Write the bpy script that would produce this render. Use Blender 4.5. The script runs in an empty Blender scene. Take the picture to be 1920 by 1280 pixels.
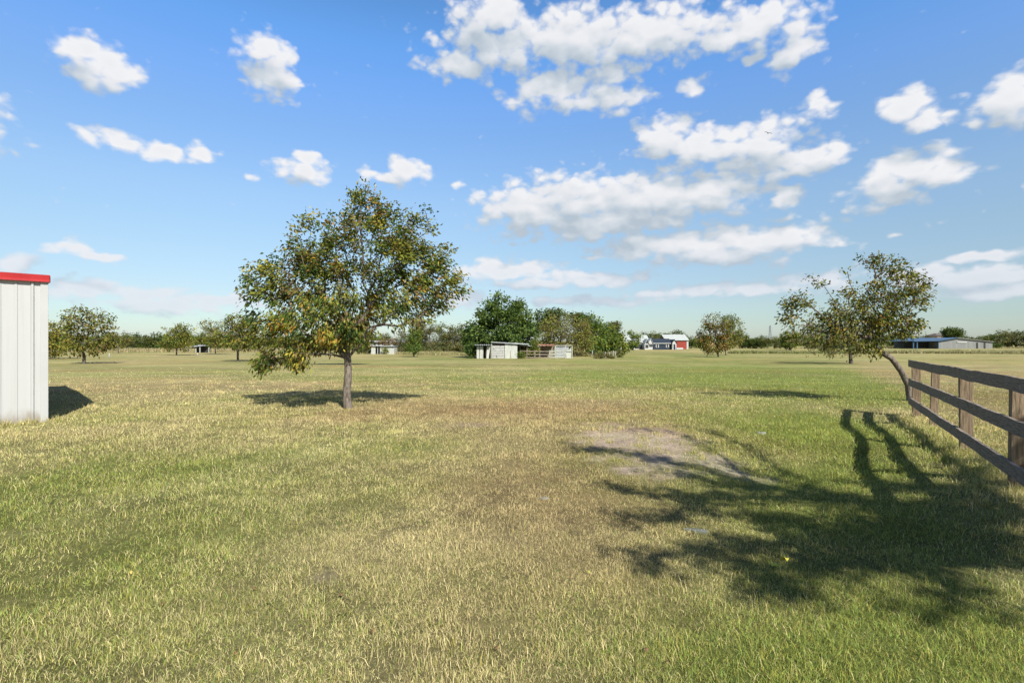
import bpy, math, random
import numpy as np
from mathutils import Vector, Matrix
R = math.radians
sc = bpy.context.scene
C = sc.collection

# ------------------------------------------------------------------ camera
CAMH = 1.6
F = 960.0                                   # focal length in pixels of the 1920 wide photograph
cam = bpy.data.cameras.new("camera"); camo = bpy.data.objects.new("camera", cam); C.objects.link(camo)
camo.location = (0, 0, CAMH); camo.rotation_euler = (R(90), 0, 0)
cam.sensor_width = 36; cam.lens = 18.0; cam.clip_start = 0.05; cam.clip_end = 9000
sc.camera = camo
# ------------------------------------------------------------------ light
SUN_EL = R(41.5)
SHX, SHY = -0.455, 0.89                    # the way shadows fall on the ground
n_ = math.hypot(SHX, SHY); SHX /= n_; SHY /= n_
sun = bpy.data.lights.new("sun", 'SUN'); suno = bpy.data.objects.new("sun", sun); C.objects.link(suno)
sun.energy = 5.0; sun.angle = R(0.55); sun.color = (1.0, 0.955, 0.87)
sdir = Vector((SHX*math.cos(SUN_EL), SHY*math.cos(SUN_EL), -math.sin(SUN_EL)))
suno.rotation_euler = sdir.to_track_quat('-Z', 'Y').to_euler()
suno.location = (20, -40, 60)
sc.view_settings.view_transform = 'Standard'; sc.view_settings.look = 'None'
sc.view_settings.exposure = 0.75; sc.view_settings.gamma = 1.0; sc.view_settings.use_curve_mapping = False
sc.cycles.max_bounces = 6; sc.cycles.diffuse_bounces = 3; sc.cycles.transparent_max_bounces = 6

# ------------------------------------------------------------------ world: Nishita sky and cumulus
def px_dir(px, py):
    az = math.atan((px-960)/F); el = math.atan((640-py)/math.hypot(F, px-960)); return az, el
CLOUDS = [  # px, py, rx, ry, weight
 (1000,393,92,44,1),(1090,378,105,50,1),(1215,372,118,52,1),(1330,362,105,40,1),(1140,415,150,30,1.0),(1472,365,34,24,.75),
 (1300,462,150,28,1),(1430,450,120,27,1),(1220,458,95,20,.8),(1345,482,120,17,.9),
 (1250,255,52,34,.85),(1320,275,70,32,.9),(1420,265,70,34,1),(1515,290,70,26,.8),(1430,305,90,18,.7),(1520,318,60,16,.5),
 (950,85,120,48,.8),(870,125,62,28,.75),(1080,75,130,55,.9),(1230,60,130,48,1),(1390,60,110,35,1),(1490,85,44,42,.9),(1150,135,55,30,.55),(925,30,70,45,.9),(1480,118,40,16,.8),
 (1040,172,78,34,1),(1150,182,62,26,.75),(1090,195,60,18,.7),(985,218,18,14,.45),(1415,110,20,10,.5),
 (1300,160,28,22,.45),(1535,200,32,22,.7),(1700,200,40,34,.95),(1735,228,38,20,.8),(1822,241,20,12,.6),(1895,190,60,48,.9),
 (1700,318,80,30,.8),(1655,358,70,30,.9),(1760,330,60,22,.75),(1740,290,30,20,.5),
 (140,90,45,28,.75),(195,130,60,36,.95),(165,150,30,18,.6),(495,90,48,30,.7),(505,145,46,36,.8),(530,115,26,24,.7),
 (170,262,22,12,.6),(232,266,42,15,.8),(295,280,45,14,.8),(372,282,30,15,.8),(270,268,90,9,.5),
 (568,320,50,20,.95),(575,298,26,14,.8),(497,327,22,8,.4),(765,318,32,24,1),(728,334,25,10,.7),(680,327,24,14,.45),(862,343,14,9,.35),
 (130,468,42,18,.75),(180,484,45,8,.5),(48,508,38,18,.8),
 (160,545,66,18,.95),(275,550,60,18,.85),(310,572,120,15,.8),(420,562,90,12,.7),(110,556,40,12,.7),
 (950,507,100,17,.95),(1120,524,95,15,.9),(1010,530,120,10,.7),(868,562,36,17,.8),(1110,566,150,9,.65),(1370,545,180,11,.65),(1250,552,90,8,.6),(1115,480,30,6,.4),(960,461,14,5,.35),
 (1830,482,70,9,.8),(1810,520,115,19,.9),(1730,508,60,14,.8),(1530,528,80,18,.7),(1870,542,90,16,.8),(1688,435,16,5,.35),(1480,410,50,9,.35),
 (-150,200,160,60,.9),(2150,300,150,60,.9),(2300,120,160,60,.9),(-300,420,160,40,.9),(700,-200,200,60,.9),(1500,-260,260,70,.9)]
world = bpy.data.worlds.new("World"); sc.world = world; world.use_nodes = True
wt = world.node_tree; wt.nodes.clear()

class NT:
    def __init__(s, t): s.t = t
    def n(s, typ, **kw):
        nd = s.t.nodes.new(typ)
        for k, v in kw.items(): setattr(nd, k, v)
        return nd
    def l(s, a, b): s.t.links.new(a, b)
    def m(s, op, a, b=None, c=None, clamp=False):
        nd = s.t.nodes.new('ShaderNodeMath'); nd.operation = op; nd.use_clamp = clamp
        for i, v in enumerate((a, b, c)):
            if v is None: continue
            if isinstance(v, (int, float)): nd.inputs[i].default_value = v
            else: s.t.links.new(v, nd.inputs[i])
        return nd.outputs[0]
    def vm(s, op, a, b=None, c=None):
        nd = s.t.nodes.new('ShaderNodeVectorMath'); nd.operation = op
        for i, v in enumerate((a, b, c)):
            if v is None: continue
            if isinstance(v, (tuple, list)): nd.inputs[i].default_value = v
            else: s.t.links.new(v, nd.inputs[i])
        return nd.outputs['Value'] if op in ('LENGTH', 'DOT_PRODUCT', 'DISTANCE') else nd.outputs[0]
    def mix(s, fac, a, b, blend='MIX'):
        nd = s.t.nodes.new('ShaderNodeMix'); nd.data_type = 'RGBA'; nd.blend_type = blend
        for sock, v in ((nd.inputs[0], fac), (nd.inputs[6], a), (nd.inputs[7], b)):
            if isinstance(v, (int, float)): sock.default_value = v
            elif isinstance(v, (tuple, list)): sock.default_value = tuple(v)[:3] + (1,)
            else: s.t.links.new(v, sock)
        return nd.outputs[2]
    def noise(s, vec, scale, detail=4, rough=0.5, dist=0.0):
        nd = s.t.nodes.new('ShaderNodeTexNoise'); nd.inputs['Scale'].default_value = scale
        nd.inputs['Detail'].default_value = detail; nd.inputs['Roughness'].default_value = rough
        nd.inputs['Distortion'].default_value = dist
        if vec is not None: s.t.links.new(vec, nd.inputs['Vector'])
        return nd
    def ss(s, v, lo, hi, a=0.0, b=1.0, smooth=True):
        nd = s.t.nodes.new('ShaderNodeMapRange'); nd.interpolation_type = 'SMOOTHSTEP' if smooth else 'LINEAR'
        s.t.links.new(v, nd.inputs[0])
        for i, q in zip((1, 2, 3, 4), (lo, hi, a, b)): nd.inputs[i].default_value = q
        return nd.outputs[0]
    def ramp(s, v, stops, interp='LINEAR'):
        nd = s.t.nodes.new('ShaderNodeValToRGB'); cr = nd.color_ramp; cr.interpolation = interp
        while len(cr.elements) < len(stops): cr.elements.new(0.5)
        for e, (p, c) in zip(cr.elements, stops): e.position = p; e.color = tuple(c)[:3] + (1,)
        s.t.links.new(v, nd.inputs[0]); return nd.outputs[0]

W = NT(wt)
world.cycles.sampling_method = 'MANUAL'; world.cycles.sample_map_resolution = 256
tc = W.n('ShaderNodeTexCoord'); sep = W.n('ShaderNodeSeparateXYZ'); W.l(tc.outputs['Generated'], sep.inputs[0])
az = W.m('ARCTAN2', sep.outputs[0], sep.outputs[1]); el = W.m('ARCSINE', sep.outputs[2])
cmb = W.n('ShaderNodeCombineXYZ'); W.l(az, cmb.inputs[0]); W.l(el, cmb.inputs[1]); PP = cmb.outputs[0]
sky = W.n('ShaderNodeTexSky', sky_type='NISHITA'); sky.sun_disc = False
sky.sun_elevation = SUN_EL; sky.sun_rotation = math.atan2(-SHX, -SHY)
sky.air_density = 1.0; sky.dust_density = 0.6; sky.ozone_density = 1.6; sky.altitude = 200
_k = [(0.0,(.98,1.12,1.35)),(.05,(.96,1.08,1.18)),(.109,(1.1,1.12,1.17)),(.218,(1.35,1.38,1.34)),(.319,(1.56,1.64,1.63)),(.469,(1.52,1.83,2.06)),(.541,(1.5,1.95,2.38)),(.641,(1.3,2.06,2.63)),(.85,(1.0,1.6,2.0)),(1.0,(.7,1.0,1.25))]
SKYK = 0.060                                # sky strength
EXK = 0.60                                  # clouds follow the exposure
corr = W.ramp(W.m('DIVIDE', el, 0.8, clamp=True), [(p, tuple(v/4 for v in c)) for p, c in _k])
front = W.ss(W.m('ABSOLUTE', az), 1.0, 1.7, 1.0, 0.0)         # the side of the sky away from the sun is the bluer one
skc = W.vm('MULTIPLY', W.vm('MULTIPLY', sky.outputs[0], W.mix(front, (.25, .27, .30), corr)), (4*SKYK,)*3)
def ell(c):
    px, py, rx, ry, w = c; a, e = px_dir(px, py); a1, _ = px_dir(px+rx, py); a0, _ = px_dir(px-rx, py)
    _, e1 = px_dir(px, py-ry); _, e0 = px_dir(px, py+ry)
    return a, e, max((a1-a0)/2, 0.006), max(abs(e1-e0)/2, 0.004), w
ELL = [ell(c) for c in CLOUDS]
def background(col):
    bg = W.n('ShaderNodeBackground')
    if isinstance(col, tuple): bg.inputs[0].default_value = col+(1,)
    else: W.l(col, bg.inputs[0])
    return bg.outputs[0]
def field(W, vec, ells):
    acc = None
    for (a, e, ra, re, w) in ells:
        ra *= 1.18; re *= 1.18
        L = W.vm('LENGTH', W.vm('MULTIPLY_ADD', vec, (1/ra, 1/re, 0), (-a/ra, -e/re, (1-w)*1.15)))
        if acc is None: acc = L
        else: acc = W.m('SMOOTH_MIN', acc, L, 0.14)
    return W.m('MAXIMUM', W.m('MULTIPLY_ADD', acc, -1.0, 1.03), -0.6)
def tile(a0, a1, e0, e1):
    m = 0.05; es = [c for c in ELL if c[0]+c[2]*1.5+m > a0 and c[0]-c[2]*1.5-m < a1 and c[1]+c[3]*1.6+m > e0 and c[1]-c[3]*1.6-m < e1]
    if not es: return background(skc)
    g = bpy.data.node_groups.new('cloud_tile', 'ShaderNodeTree')
    for nm, st_, io in (('P', 'NodeSocketVector', 'INPUT'), ('el', 'NodeSocketFloat', 'INPUT'), ('sky', 'NodeSocketColor', 'INPUT'), ('S', 'NodeSocketShader', 'OUTPUT')): g.interface.new_socket(nm, in_out=io, socket_type=st_)
    T0 = globals()['W']; W = NT(g); gi = W.n('NodeGroupInput'); go = W.n('NodeGroupOutput'); PP, el, skc_ = gi.outputs[0], gi.outputs[1], gi.outputs[2]
    Q = W.vm('MULTIPLY', PP, (1, 1.5, 1))
    w1 = W.noise(Q, 9, 3, 0.55); warp = W.vm('MULTIPLY_ADD', w1.outputs['Color'], (0.06, 0.036, 0), (-0.03, -0.018, 0))
    Pw = W.vm('ADD', PP, warp); UP = (0.014, 0.042, 0)
    M0 = field(W, Pw, es); M1 = field(W, W.vm('ADD', Pw, UP), es)
    fb = W.m('MULTIPLY_ADD', W.noise(Q, 24, 8, 0.55).outputs[0], 1.5, -0.75)
    def bil(vec, sc):
        nd = W.n('ShaderNodeTexVoronoi', voronoi_dimensions='2D', feature='SMOOTH_F1'); nd.inputs['Scale'].default_value = sc; nd.inputs['Smoothness'].default_value = 0.35; W.l(vec, nd.inputs['Vector']); return nd.outputs['Distance']
    wq = W.vm('ADD', Q, W.vm('MULTIPLY_ADD', W.noise(Q, 40, 2, 0.5).outputs['Color'], (0.022,)*3, (-0.011,)*3))
    b0 = bil(wq, 27); b1 = bil(wq, 60); b2 = bil(W.vm('ADD', wq, (0.006, 0.016, 0)), 27)
    bl_ = W.m('ADD', W.m('MULTIPLY_ADD', b0, -0.75, 0.28), W.m('MULTIPLY_ADD', b1, -0.40, 0.14))
    fb = W.m('ADD', fb, bl_)
    n0 = W.noise(Q, 24, 2, 0.5).outputs[0]; n1 = W.noise(W.vm('ADD', Q, (0.010, 0.036, 0)), 24, 2, 0.5).outputs[0]
    D0 = W.m('ADD', M0, fb)
    alpha = W.m('MULTIPLY', W.ss(D0, -0.28, 0.46), W.ss(el, 0.02, 0.20, 0.74, 0.98))
    lit = W.m('ADD', W.m('SUBTRACT', M0, M1), W.m('ADD', W.m('MULTIPLY', W.m('SUBTRACT', n0, n1), 0.9), W.m('MULTIPLY', W.m('SUBTRACT', b2, b0), 0.55)))
    lit = W.ss(lit, -0.42, 0.92, 0, 1, False)
    lit = W.m('MULTIPLY_ADD', W.ss(D0, 0.3, 1.1), -0.16, lit, clamp=True)
    lit = W.m('MULTIPLY_ADD', fb, 0.10, lit, clamp=True)
    cc = W.ramp(lit, [(0.0, (0.47, 0.55, 0.63)), (0.35, (0.62, 0.68, 0.74)), (0.65, (0.78, 0.80, 0.84)), (1.0, (0.90, 0.90, 0.915))])
    cc = W.mix(W.ss(el, 0.03, 0.2, 0.40, 0.0), cc, (0.58, 0.65, 0.79))
    bg = W.n('ShaderNodeBackground'); W.l(W.mix(alpha, skc_, W.vm('MULTIPLY', cc, (EXK,)*3)), bg.inputs[0]); W.l(bg.outputs[0], go.inputs[0])
    W = T0; gn = W.n('ShaderNodeGroup', node_tree=g)
    for i_, s_ in enumerate((globals()['PP'], globals()['el'], skc)): W.l(s_, gn.inputs[i_])
    return gn.outputs[0]
def mixs(fac, a, b):
    mx = W.n('ShaderNodeMixShader'); W.l(fac, mx.inputs[0]); W.l(a, mx.inputs[1]); W.l(b, mx.inputs[2]); return mx.outputs[0]
AZ = [R(v) for v in (-58, -30, -16, -3, 6, 16, 27, 58)]; EL = [R(v) for v in (0, 8, 14.5, 24, 45)]
shader = background(skc)
cols_ = []
for i_ in range(len(AZ)-1):
    st = None
    for j_ in range(len(EL)-1):
        t_ = tile(AZ[i_], AZ[i_+1], EL[j_], EL[j_+1])
        st = t_ if st is None else mixs(W.m('GREATER_THAN', el, EL[j_]), st, t_)
    cols_.append(mixs(W.m('GREATER_THAN', el, EL[-1]), st, background(skc)))
def tree_of(cs, bs):      # balanced choice between azimuth sectors
    if len(cs) == 1: return cs[0]
    h = len(cs)//2; return mixs(W.m('GREATER_THAN', az, bs[h-1]), tree_of(cs[:h], bs[:h-1]), tree_of(cs[h:], bs[h:]))
shader = tree_of([background(skc)]+cols_+[background(skc)], AZ)
shader = mixs(W.m('LESS_THAN', el, -0.004), shader, background((0.16, 0.15, 0.08)))
wo = W.n('ShaderNodeOutputWorld'); W.l(shader, wo.inputs[0])

# ------------------------------------------------------------------ numpy noise and terrain
def vnoise(x, y, seed=0):
    x = np.asarray(x, float); y = np.asarray(y, float)
    xi = np.floor(x).astype(np.int64); yi = np.floor(y).astype(np.int64); fx = x-xi; fy = y-yi
    fx = fx*fx*(3-2*fx); fy = fy*fy*(3-2*fy)
    def h(i, j):
        n = (i*374761393 + j*668265263 + seed*982451653) & 0xffffffff
        n = ((n ^ (n >> 13))*1274126177) & 0xffffffff
        return ((n ^ (n >> 16)) & 0xffff)/65535.0
    return (h(xi, yi)*(1-fx)+h(xi+1, yi)*fx)*(1-fy) + (h(xi, yi+1)*(1-fx)+h(xi+1, yi+1)*fx)*fy
def fbm(x, y, s, oct=4, seed=0, rough=0.5):
    a = 0; amp = 1; tot = 0
    for k in range(oct):
        a = a + amp*vnoise(np.asarray(x)/s*(2**k)+17.3*k, np.asarray(y)/s*(2**k)+5.1*k, seed+k); tot += amp; amp *= rough
    return a/tot
def zbase(y): return -1.5*(1-np.exp(-np.maximum(np.asarray(y, float)-14, 0)/65.0))
def zt(x, y):
    near = np.exp(-np.maximum(np.abs(y)-10, 0)/25.0)
    a = np.asarray(x)-(8.85+(np.asarray(y)-11.35)*0.603)          # sideways distance from the fence line
    swale = -0.16*np.exp(-((a+2.3)/1.5)**2)*np.exp(-((np.asarray(y)-8)/5.0)**2) + 0.07*np.sin(np.asarray(y)*1.55+0.6)*np.exp(-((a+1.8)/1.3)**2)*np.exp(-((np.asarray(y)-9)/3.5)**2)
    return swale + zbase(y) + near*(0.10*(fbm(x, y, 3.2, 3, 3)-0.5) + 0.035*(fbm(x, y, 0.7, 3, 9)-0.5)) + (1-near)*0.25*(fbm(x, y, 30, 3, 5)-0.5)
def P(px, py):
    """point of the ground seen at this pixel of the photograph"""
    k = py-640.0; y = CAMH*F/k
    for _ in range(60): y = 0.5*y + 0.5*(CAMH-float(zbase(y)))*F/k
    return (px-960)/F*y, y
def gp(px, py):
    x, y = P(px, py); return Vector((x, y, float(zt(x, y))))
def at(px, py, d): return Vector(((px-960)/F*d, d, CAMH+(640-py)/F*d))

# ------------------------------------------------------------------ tags and mesh helpers
def tag(o, label=None, cat=None, group=None, kind=None):
    for k, v in (('label', label), ('category', cat), ('group', group), ('kind', kind)):
        if v: o[k] = v
    return o
def empty(name, loc, rz=0, **kw):
    o = bpy.data.objects.new(name, None); C.objects.link(o); o.location = loc; o.rotation_euler = (0, 0, rz)
    o.empty_display_size = 0.2; tag(o, **kw); return o
def mesh_np(name, V, faces, mat, parent=None, col=None, smooth=False, loc=None):
    """faces: list of (M,k) int arrays"""
    me = bpy.data.meshes.new(name); V = np.asarray(V, np.float32)
    me.vertices.add(len(V)); me.vertices.foreach_set('co', V.ravel())
    loops = np.concatenate([f.ravel() for f in faces]).astype(np.int32)
    tot = np.concatenate([np.full(len(f), f.shape[1], np.int32) for f in faces])
    start = np.concatenate([[0], np.cumsum(tot)[:-1]]).astype(np.int32)
    me.loops.add(len(loops)); me.loops.foreach_set('vertex_index', loops)
    me.polygons.add(len(tot)); me.polygons.foreach_set('loop_start', start); me.polygons.foreach_set('loop_total', tot)
    if smooth: me.polygons.foreach_set('use_smooth', np.ones(len(tot), bool))
    me.update(calc_edges=True)
    if col is not None:
        a = me.color_attributes.new('Col', 'FLOAT_COLOR', 'POINT')
        c4 = np.ones((len(V), 4), np.float32); c4[:, :3] = col; a.data.foreach_set('color', c4.ravel())
    me.materials.append(mat)
    o = bpy.data.objects.new(name, me); C.objects.link(o)
    if parent is not None: o.parent = parent
    if loc is not None: o.location = loc
    return o
class MB:
    def __init__(s): s.v = []; s.f = []
    def add(s, vs, fs):
        b = len(s.v); s.v += [tuple(v) for v in vs]; s.f += [tuple(i+b for i in f) for f in fs]; return s
    def box(s, lo, hi, M=None):
        x0, y0, z0 = lo; x1, y1, z1 = hi
        vs = [Vector(p) for p in ((x0,y0,z0),(x1,y0,z0),(x1,y1,z0),(x0,y1,z0),(x0,y0,z1),(x1,y0,z1),(x1,y1,z1),(x0,y1,z1))]
        if M is not None: vs = [M @ v for v in vs]
        return s.add(vs, [(0,3,2,1),(4,5,6,7),(0,1,5,4),(1,2,6,5),(2,3,7,6),(3,0,4,7)])
    def bar(s, a, b, w, h, up=(0, 0, 1)):
        """box beam between two points, w sideways, h along up"""
        a = Vector(a); b = Vector(b); d = (b-a).normalized(); u = Vector(up); sd = d.cross(u).normalized(); u = sd.cross(d).normalized()
        vs = []
        for p in (a, b):
            for (i, j) in ((-1,-1),(1,-1),(1,1),(-1,1)): vs.append(p+sd*(w/2*i)+u*(h/2*j))
        return s.add(vs, [(0,1,2,3),(7,6,5,4),(0,4,5,1),(1,5,6,2),(2,6,7,3),(3,7,4,0)])
    def prism(s, poly, a, b):
        """poly: points (x,z); extruded along y from a to b"""
        n = len(poly); vs = [(x, a, z) for x, z in poly]+[(x, b, z) for x, z in poly]
        return s.add(vs, [tuple(range(n)), tuple(range(2*n-1, n-1, -1))]+[(i+n, (i+1) % n+n, (i+1) % n, i) for i in range(n)])
    def tube(s, pts, rad, n=8, cap=True):
        pts = [Vector(p) for p in pts]; b = len(s.v); ref = Vector((0.3, 1, 0.1))
        for i, p in enumerate(pts):
            t = (pts[min(i+1, len(pts)-1)]-pts[max(i-1, 0)]).normalized()
            u = t.cross(ref).normalized(); w = t.cross(u)
            r = rad[i] if isinstance(rad, (list, tuple)) else rad
            for k in range(n):
                a = 2*math.pi*k/n; s.v.append(tuple(p+u*(r*math.cos(a))+w*(r*math.sin(a))))
        for i in range(len(pts)-1):
            for k in range(n):
                k2 = (k+1) % n; s.f.append((b+i*n+k, b+i*n+k2, b+(i+1)*n+k2, b+(i+1)*n+k))
        if cap: s.f.append(tuple(b+k for k in range(n-1, -1, -1))); s.f.append(tuple(b+(len(pts)-1)*n+k for k in range(n)))
        return s
    def build(s, name, mat, parent=None, bevel=0, smooth=False):
        me = bpy.data.meshes.new(name); me.from_pydata(s.v, [], s.f); me.update(); me.materials.append(mat)
        if smooth: me.polygons.foreach_set('use_smooth', [True]*len(me.polygons))
        o = bpy.data.objects.new(name, me); C.objects.link(o)
        if parent is not None: o.parent = parent
        if bevel:
            m = o.modifiers.new('bevel', 'BEVEL'); m.width = bevel; m.segments = 2; m.limit_method = 'ANGLE'
        return o
def copy_tree(o, parent=None):
    c = o.copy(); C.objects.link(c)
    if parent is not None: c.parent = parent
    for ch in [q for q in o.children]: copy_tree(ch, c)
    return c

# ------------------------------------------------------------------ materials
def new_mat(name):
    m = bpy.data.materials.new(name); m.use_nodes = True; m.node_tree.nodes.clear()
    return m, NT(m.node_tree)
def finish(q, shader): o = q.n('ShaderNodeOutputMaterial'); q.l(shader, o.inputs[0])
def surf_mat(name, c1, c2, scale=4, rough=0.8, bump=0.3, stretch=(1, 1, 1), detail=6, metal=0.0, spots=None, dist=0.01, spec=0.3):
    m, q = new_mat(name)
    co = q.n('ShaderNodeTexCoord'); v = q.vm('MULTIPLY', co.outputs['Object'], stretch)
    nz = q.noise(v, scale, detail, 0.6)
    col = q.mix(q.ss(nz.outputs[0], 0.3, 0.7), c1, c2)
    if spots:
        n2 = q.noise(co.outputs['Object'], spots[1], 5, 0.6); col = q.mix(q.ss(n2.outputs[0], spots[2], spots[2]+0.1), col, spots[0])
    b = q.n('ShaderNodeBsdfPrincipled'); q.l(col, b.inputs['Base Color'])
    b.inputs['Roughness'].default_value = rough; b.inputs['Metallic'].default_value = metal; b.inputs['Specular IOR Level'].default_value = spec
    if bump:
        n3 = q.noise(v, scale*3, 6, 0.6); bp = q.n('ShaderNodeBump'); bp.inputs['Strength'].default_value = bump; bp.inputs['Distance'].default_value = dist
        q.l(n3.outputs[0], bp.inputs['Height']); q.l(bp.outputs[0], b.inputs['Normal'])
    finish(q, b.outputs[0]); return m
def leaf_mat(name, transl=0.3, rough=0.55, spec=0.25, gain=1.0):
    m, q = new_mat(name)
    at_ = q.n('ShaderNodeAttribute'); at_.attribute_name = 'Col'
    oi = q.n('ShaderNodeObjectInfo')
    hs = q.n('ShaderNodeHueSaturation'); q.l(at_.outputs['Color'], hs.inputs['Color'])
    q.l(q.m('MULTIPLY_ADD', oi.outputs['Random'], 0.03, 0.485), hs.inputs['Hue']); q.l(q.m('MULTIPLY_ADD', oi.outputs['Random'], 0.2*gain, 0.9*gain), hs.inputs['Value'])
    b = q.n('ShaderNodeBsdfPrincipled'); q.l(hs.outputs[0], b.inputs['Base Color']); b.inputs['Roughness'].default_value = rough
    b.inputs['Specular IOR Level'].default_value = spec
    tr = q.n('ShaderNodeBsdfTranslucent'); q.l(q.mix(1.0, hs.outputs[0], (1.0, 1.0, 0.55), 'MULTIPLY'), tr.inputs['Color'])
    mx = q.n('ShaderNodeMixShader'); mx.inputs[0].default_value = transl; q.l(b.outputs[0], mx.inputs[1]); q.l(tr.outputs[0], mx.inputs[2])
    finish(q, mx.outputs[0]); return m
M_leaf = leaf_mat('leaf', 0.3, 0.6, 0.15)
M_grass = leaf_mat('grass_blade', 0.25, 0.75, 0.06)
M_bark = surf_mat('bark', (0.065, 0.052, 0.040), (0.22, 0.185, 0.15), 22, 0.95, 1.0, (1, 1, 0.35), dist=0.02)
M_bark2 = surf_mat('bark_dark', (0.05, 0.042, 0.035), (0.13, 0.11, 0.09), 14, 0.95, 0.8, (1, 1, 0.35), dist=0.02)
M_white = surf_mat('white_metal', (0.36, 0.365, 0.36), (0.39, 0.395, 0.39), 1.5, 0.42, 0.05, spec=0.5)
M_wall, q_ = new_mat('dusty_white_metal')
co_ = q_.n('ShaderNodeTexCoord'); sz_ = q_.n('ShaderNodeSeparateXYZ'); q_.l(co_.outputs['Object'], sz_.inputs[0])
nz_ = q_.noise(q_.vm('MULTIPLY', co_.outputs['Object'], (3, 3, 0.8)), 2.0, 6, 0.65)
spl_ = q_.ss(q_.m('ADD', sz_.outputs[2], q_.m('MULTIPLY', nz_.outputs[0], -0.45)), -0.22, 0.06, 0.75, 0.0)
st_ = q_.noise(q_.vm('MULTIPLY', co_.outputs['Object'], (9, 9, 0.25)), 2.0, 4, 0.6)
cw_ = q_.mix(q_.ss(st_.outputs[0], 0.45, 0.75, 0, 0.35), (0.385, 0.39, 0.385), (0.31, 0.31, 0.295))
pb_ = q_.n('ShaderNodeBsdfPrincipled'); q_.l(q_.mix(spl_, cw_, (0.20, 0.165, 0.115)), pb_.inputs['Base Color']); pb_.inputs['Roughness'].default_value = 0.42
bm_ = q_.n('ShaderNodeBump'); bm_.inputs['Strength'].default_value = 0.25; bm_.inputs['Distance'].default_value = 0.02; q_.l(q_.noise(co_.outputs['Object'], 1.4, 2, 0.5).outputs[0], bm_.inputs['Height']); q_.l(bm_.outputs[0], pb_.inputs['Normal'])
finish(q_, pb_.outputs[0])
M_red = surf_mat('red_trim', (0.32, 0.018, 0.022), (0.38, 0.026, 0.030), 3, 0.35, 0.05, spec=0.5)
M_post = surf_mat('post_wood', (0.12, 0.085, 0.050), (0.28, 0.21, 0.135), 9, 0.85, 0.7, (6, 6, 0.5), spots=((0.08, 0.045, 0.025), 7, 0.62))
M_rail = surf_mat('rail_wood', (0.12, 0.095, 0.074), (0.27, 0.225, 0.18), 7, 0.88, 0.7, (1.2, 1.2, 12), spots=((0.33, 0.31, 0.29), 5, 0.66))
M_shedw = surf_mat('weathered_white', (0.32, 0.34, 0.30), (0.42, 0.43, 0.39), 1.2, 0.8, 0.3, (2, 2, 0.6), spots=((0.16, 0.15, 0.12), 1.6, 0.66))
M_shedd = surf_mat('peeling_door', (0.27, 0.28, 0.26), (0.38, 0.38, 0.36), 2.5, 0.8, 0.4, (1, 1, 3), spots=((0.10, 0.09, 0.075), 2.2, 0.57))
M_rust = surf_mat('rusty_sheet', (0.22, 0.08, 0.05), (0.42, 0.22, 0.16), 2.2, 0.7, 0.2)
M_galv = surf_mat('galvanised_sheet', (0.28, 0.30, 0.32), (0.42, 0.44, 0.46), 1.3, 0.45, 0.1, metal=0.2)
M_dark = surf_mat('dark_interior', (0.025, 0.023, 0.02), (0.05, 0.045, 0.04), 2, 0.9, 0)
M_navy = surf_mat('navy_siding', (0.010, 0.020, 0.034), (0.016, 0.028, 0.046), 1, 0.7, 0.1, (0.2, 0.2, 8))
M_navyroof = surf_mat('navy_shingle', (0.014, 0.022, 0.034), (0.026, 0.036, 0.052), 3, 0.8, 0.2)
M_house = surf_mat('white_siding', (0.34, 0.35, 0.33), (0.42, 0.43, 0.41), 1, 0.7, 0.1, (0.2, 0.2, 8))
M_roofw = surf_mat('pale_roof', (0.32, 0.345, 0.325), (0.37, 0.395, 0.375), 1, 0.4, 0.05)
M_barn = surf_mat('barn_red', (0.20, 0.032, 0.022), (0.26, 0.046, 0.03), 1.2, 0.8, 0.1, (4, 4, 0.3))
M_glass = surf_mat('window_dark', (0.02, 0.025, 0.03), (0.04, 0.05, 0.06), 1, 0.15, 0, spec=0.6)
M_greywall = surf_mat('grey_panel', (0.14, 0.148, 0.142), (0.19, 0.195, 0.187), 0.6, 0.6, 0.1, (3, 3, 0.3))
M_blue = surf_mat('blue_roof', (0.035, 0.075, 0.13), (0.05, 0.10, 0.17), 0.6, 0.4, 0.05)
M_stone = surf_mat('pale_stone', (0.10, 0.11, 0.09), (0.24, 0.25, 0.21), 9, 0.85, 0.5)
M_black = surf_mat('black_feather', (0.012, 0.012, 0.014), (0.03, 0.03, 0.032), 9, 0.6, 0)
M_steel = surf_mat('tower_steel', (0.25, 0.28, 0.30), (0.35, 0.38, 0.40), 1, 0.5, 0, metal=0.4)
M_pale = surf_mat('pale_fence_wood', (0.24, 0.255, 0.21), (0.36, 0.375, 0.32), 4, 0.85, 0.2)
M_brown = surf_mat('brown_fence_wood', (0.12, 0.10, 0.075), (0.24, 0.20, 0.15), 4, 0.85, 0.2)
M_tan = surf_mat('tan_brick', (0.30, 0.22, 0.15), (0.38, 0.28, 0.2), 3, 0.85, 0.1)
M_roofb = surf_mat('brown_shingle', (0.08, 0.07, 0.065), (0.14, 0.12, 0.11), 3, 0.85, 0.1)

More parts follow.
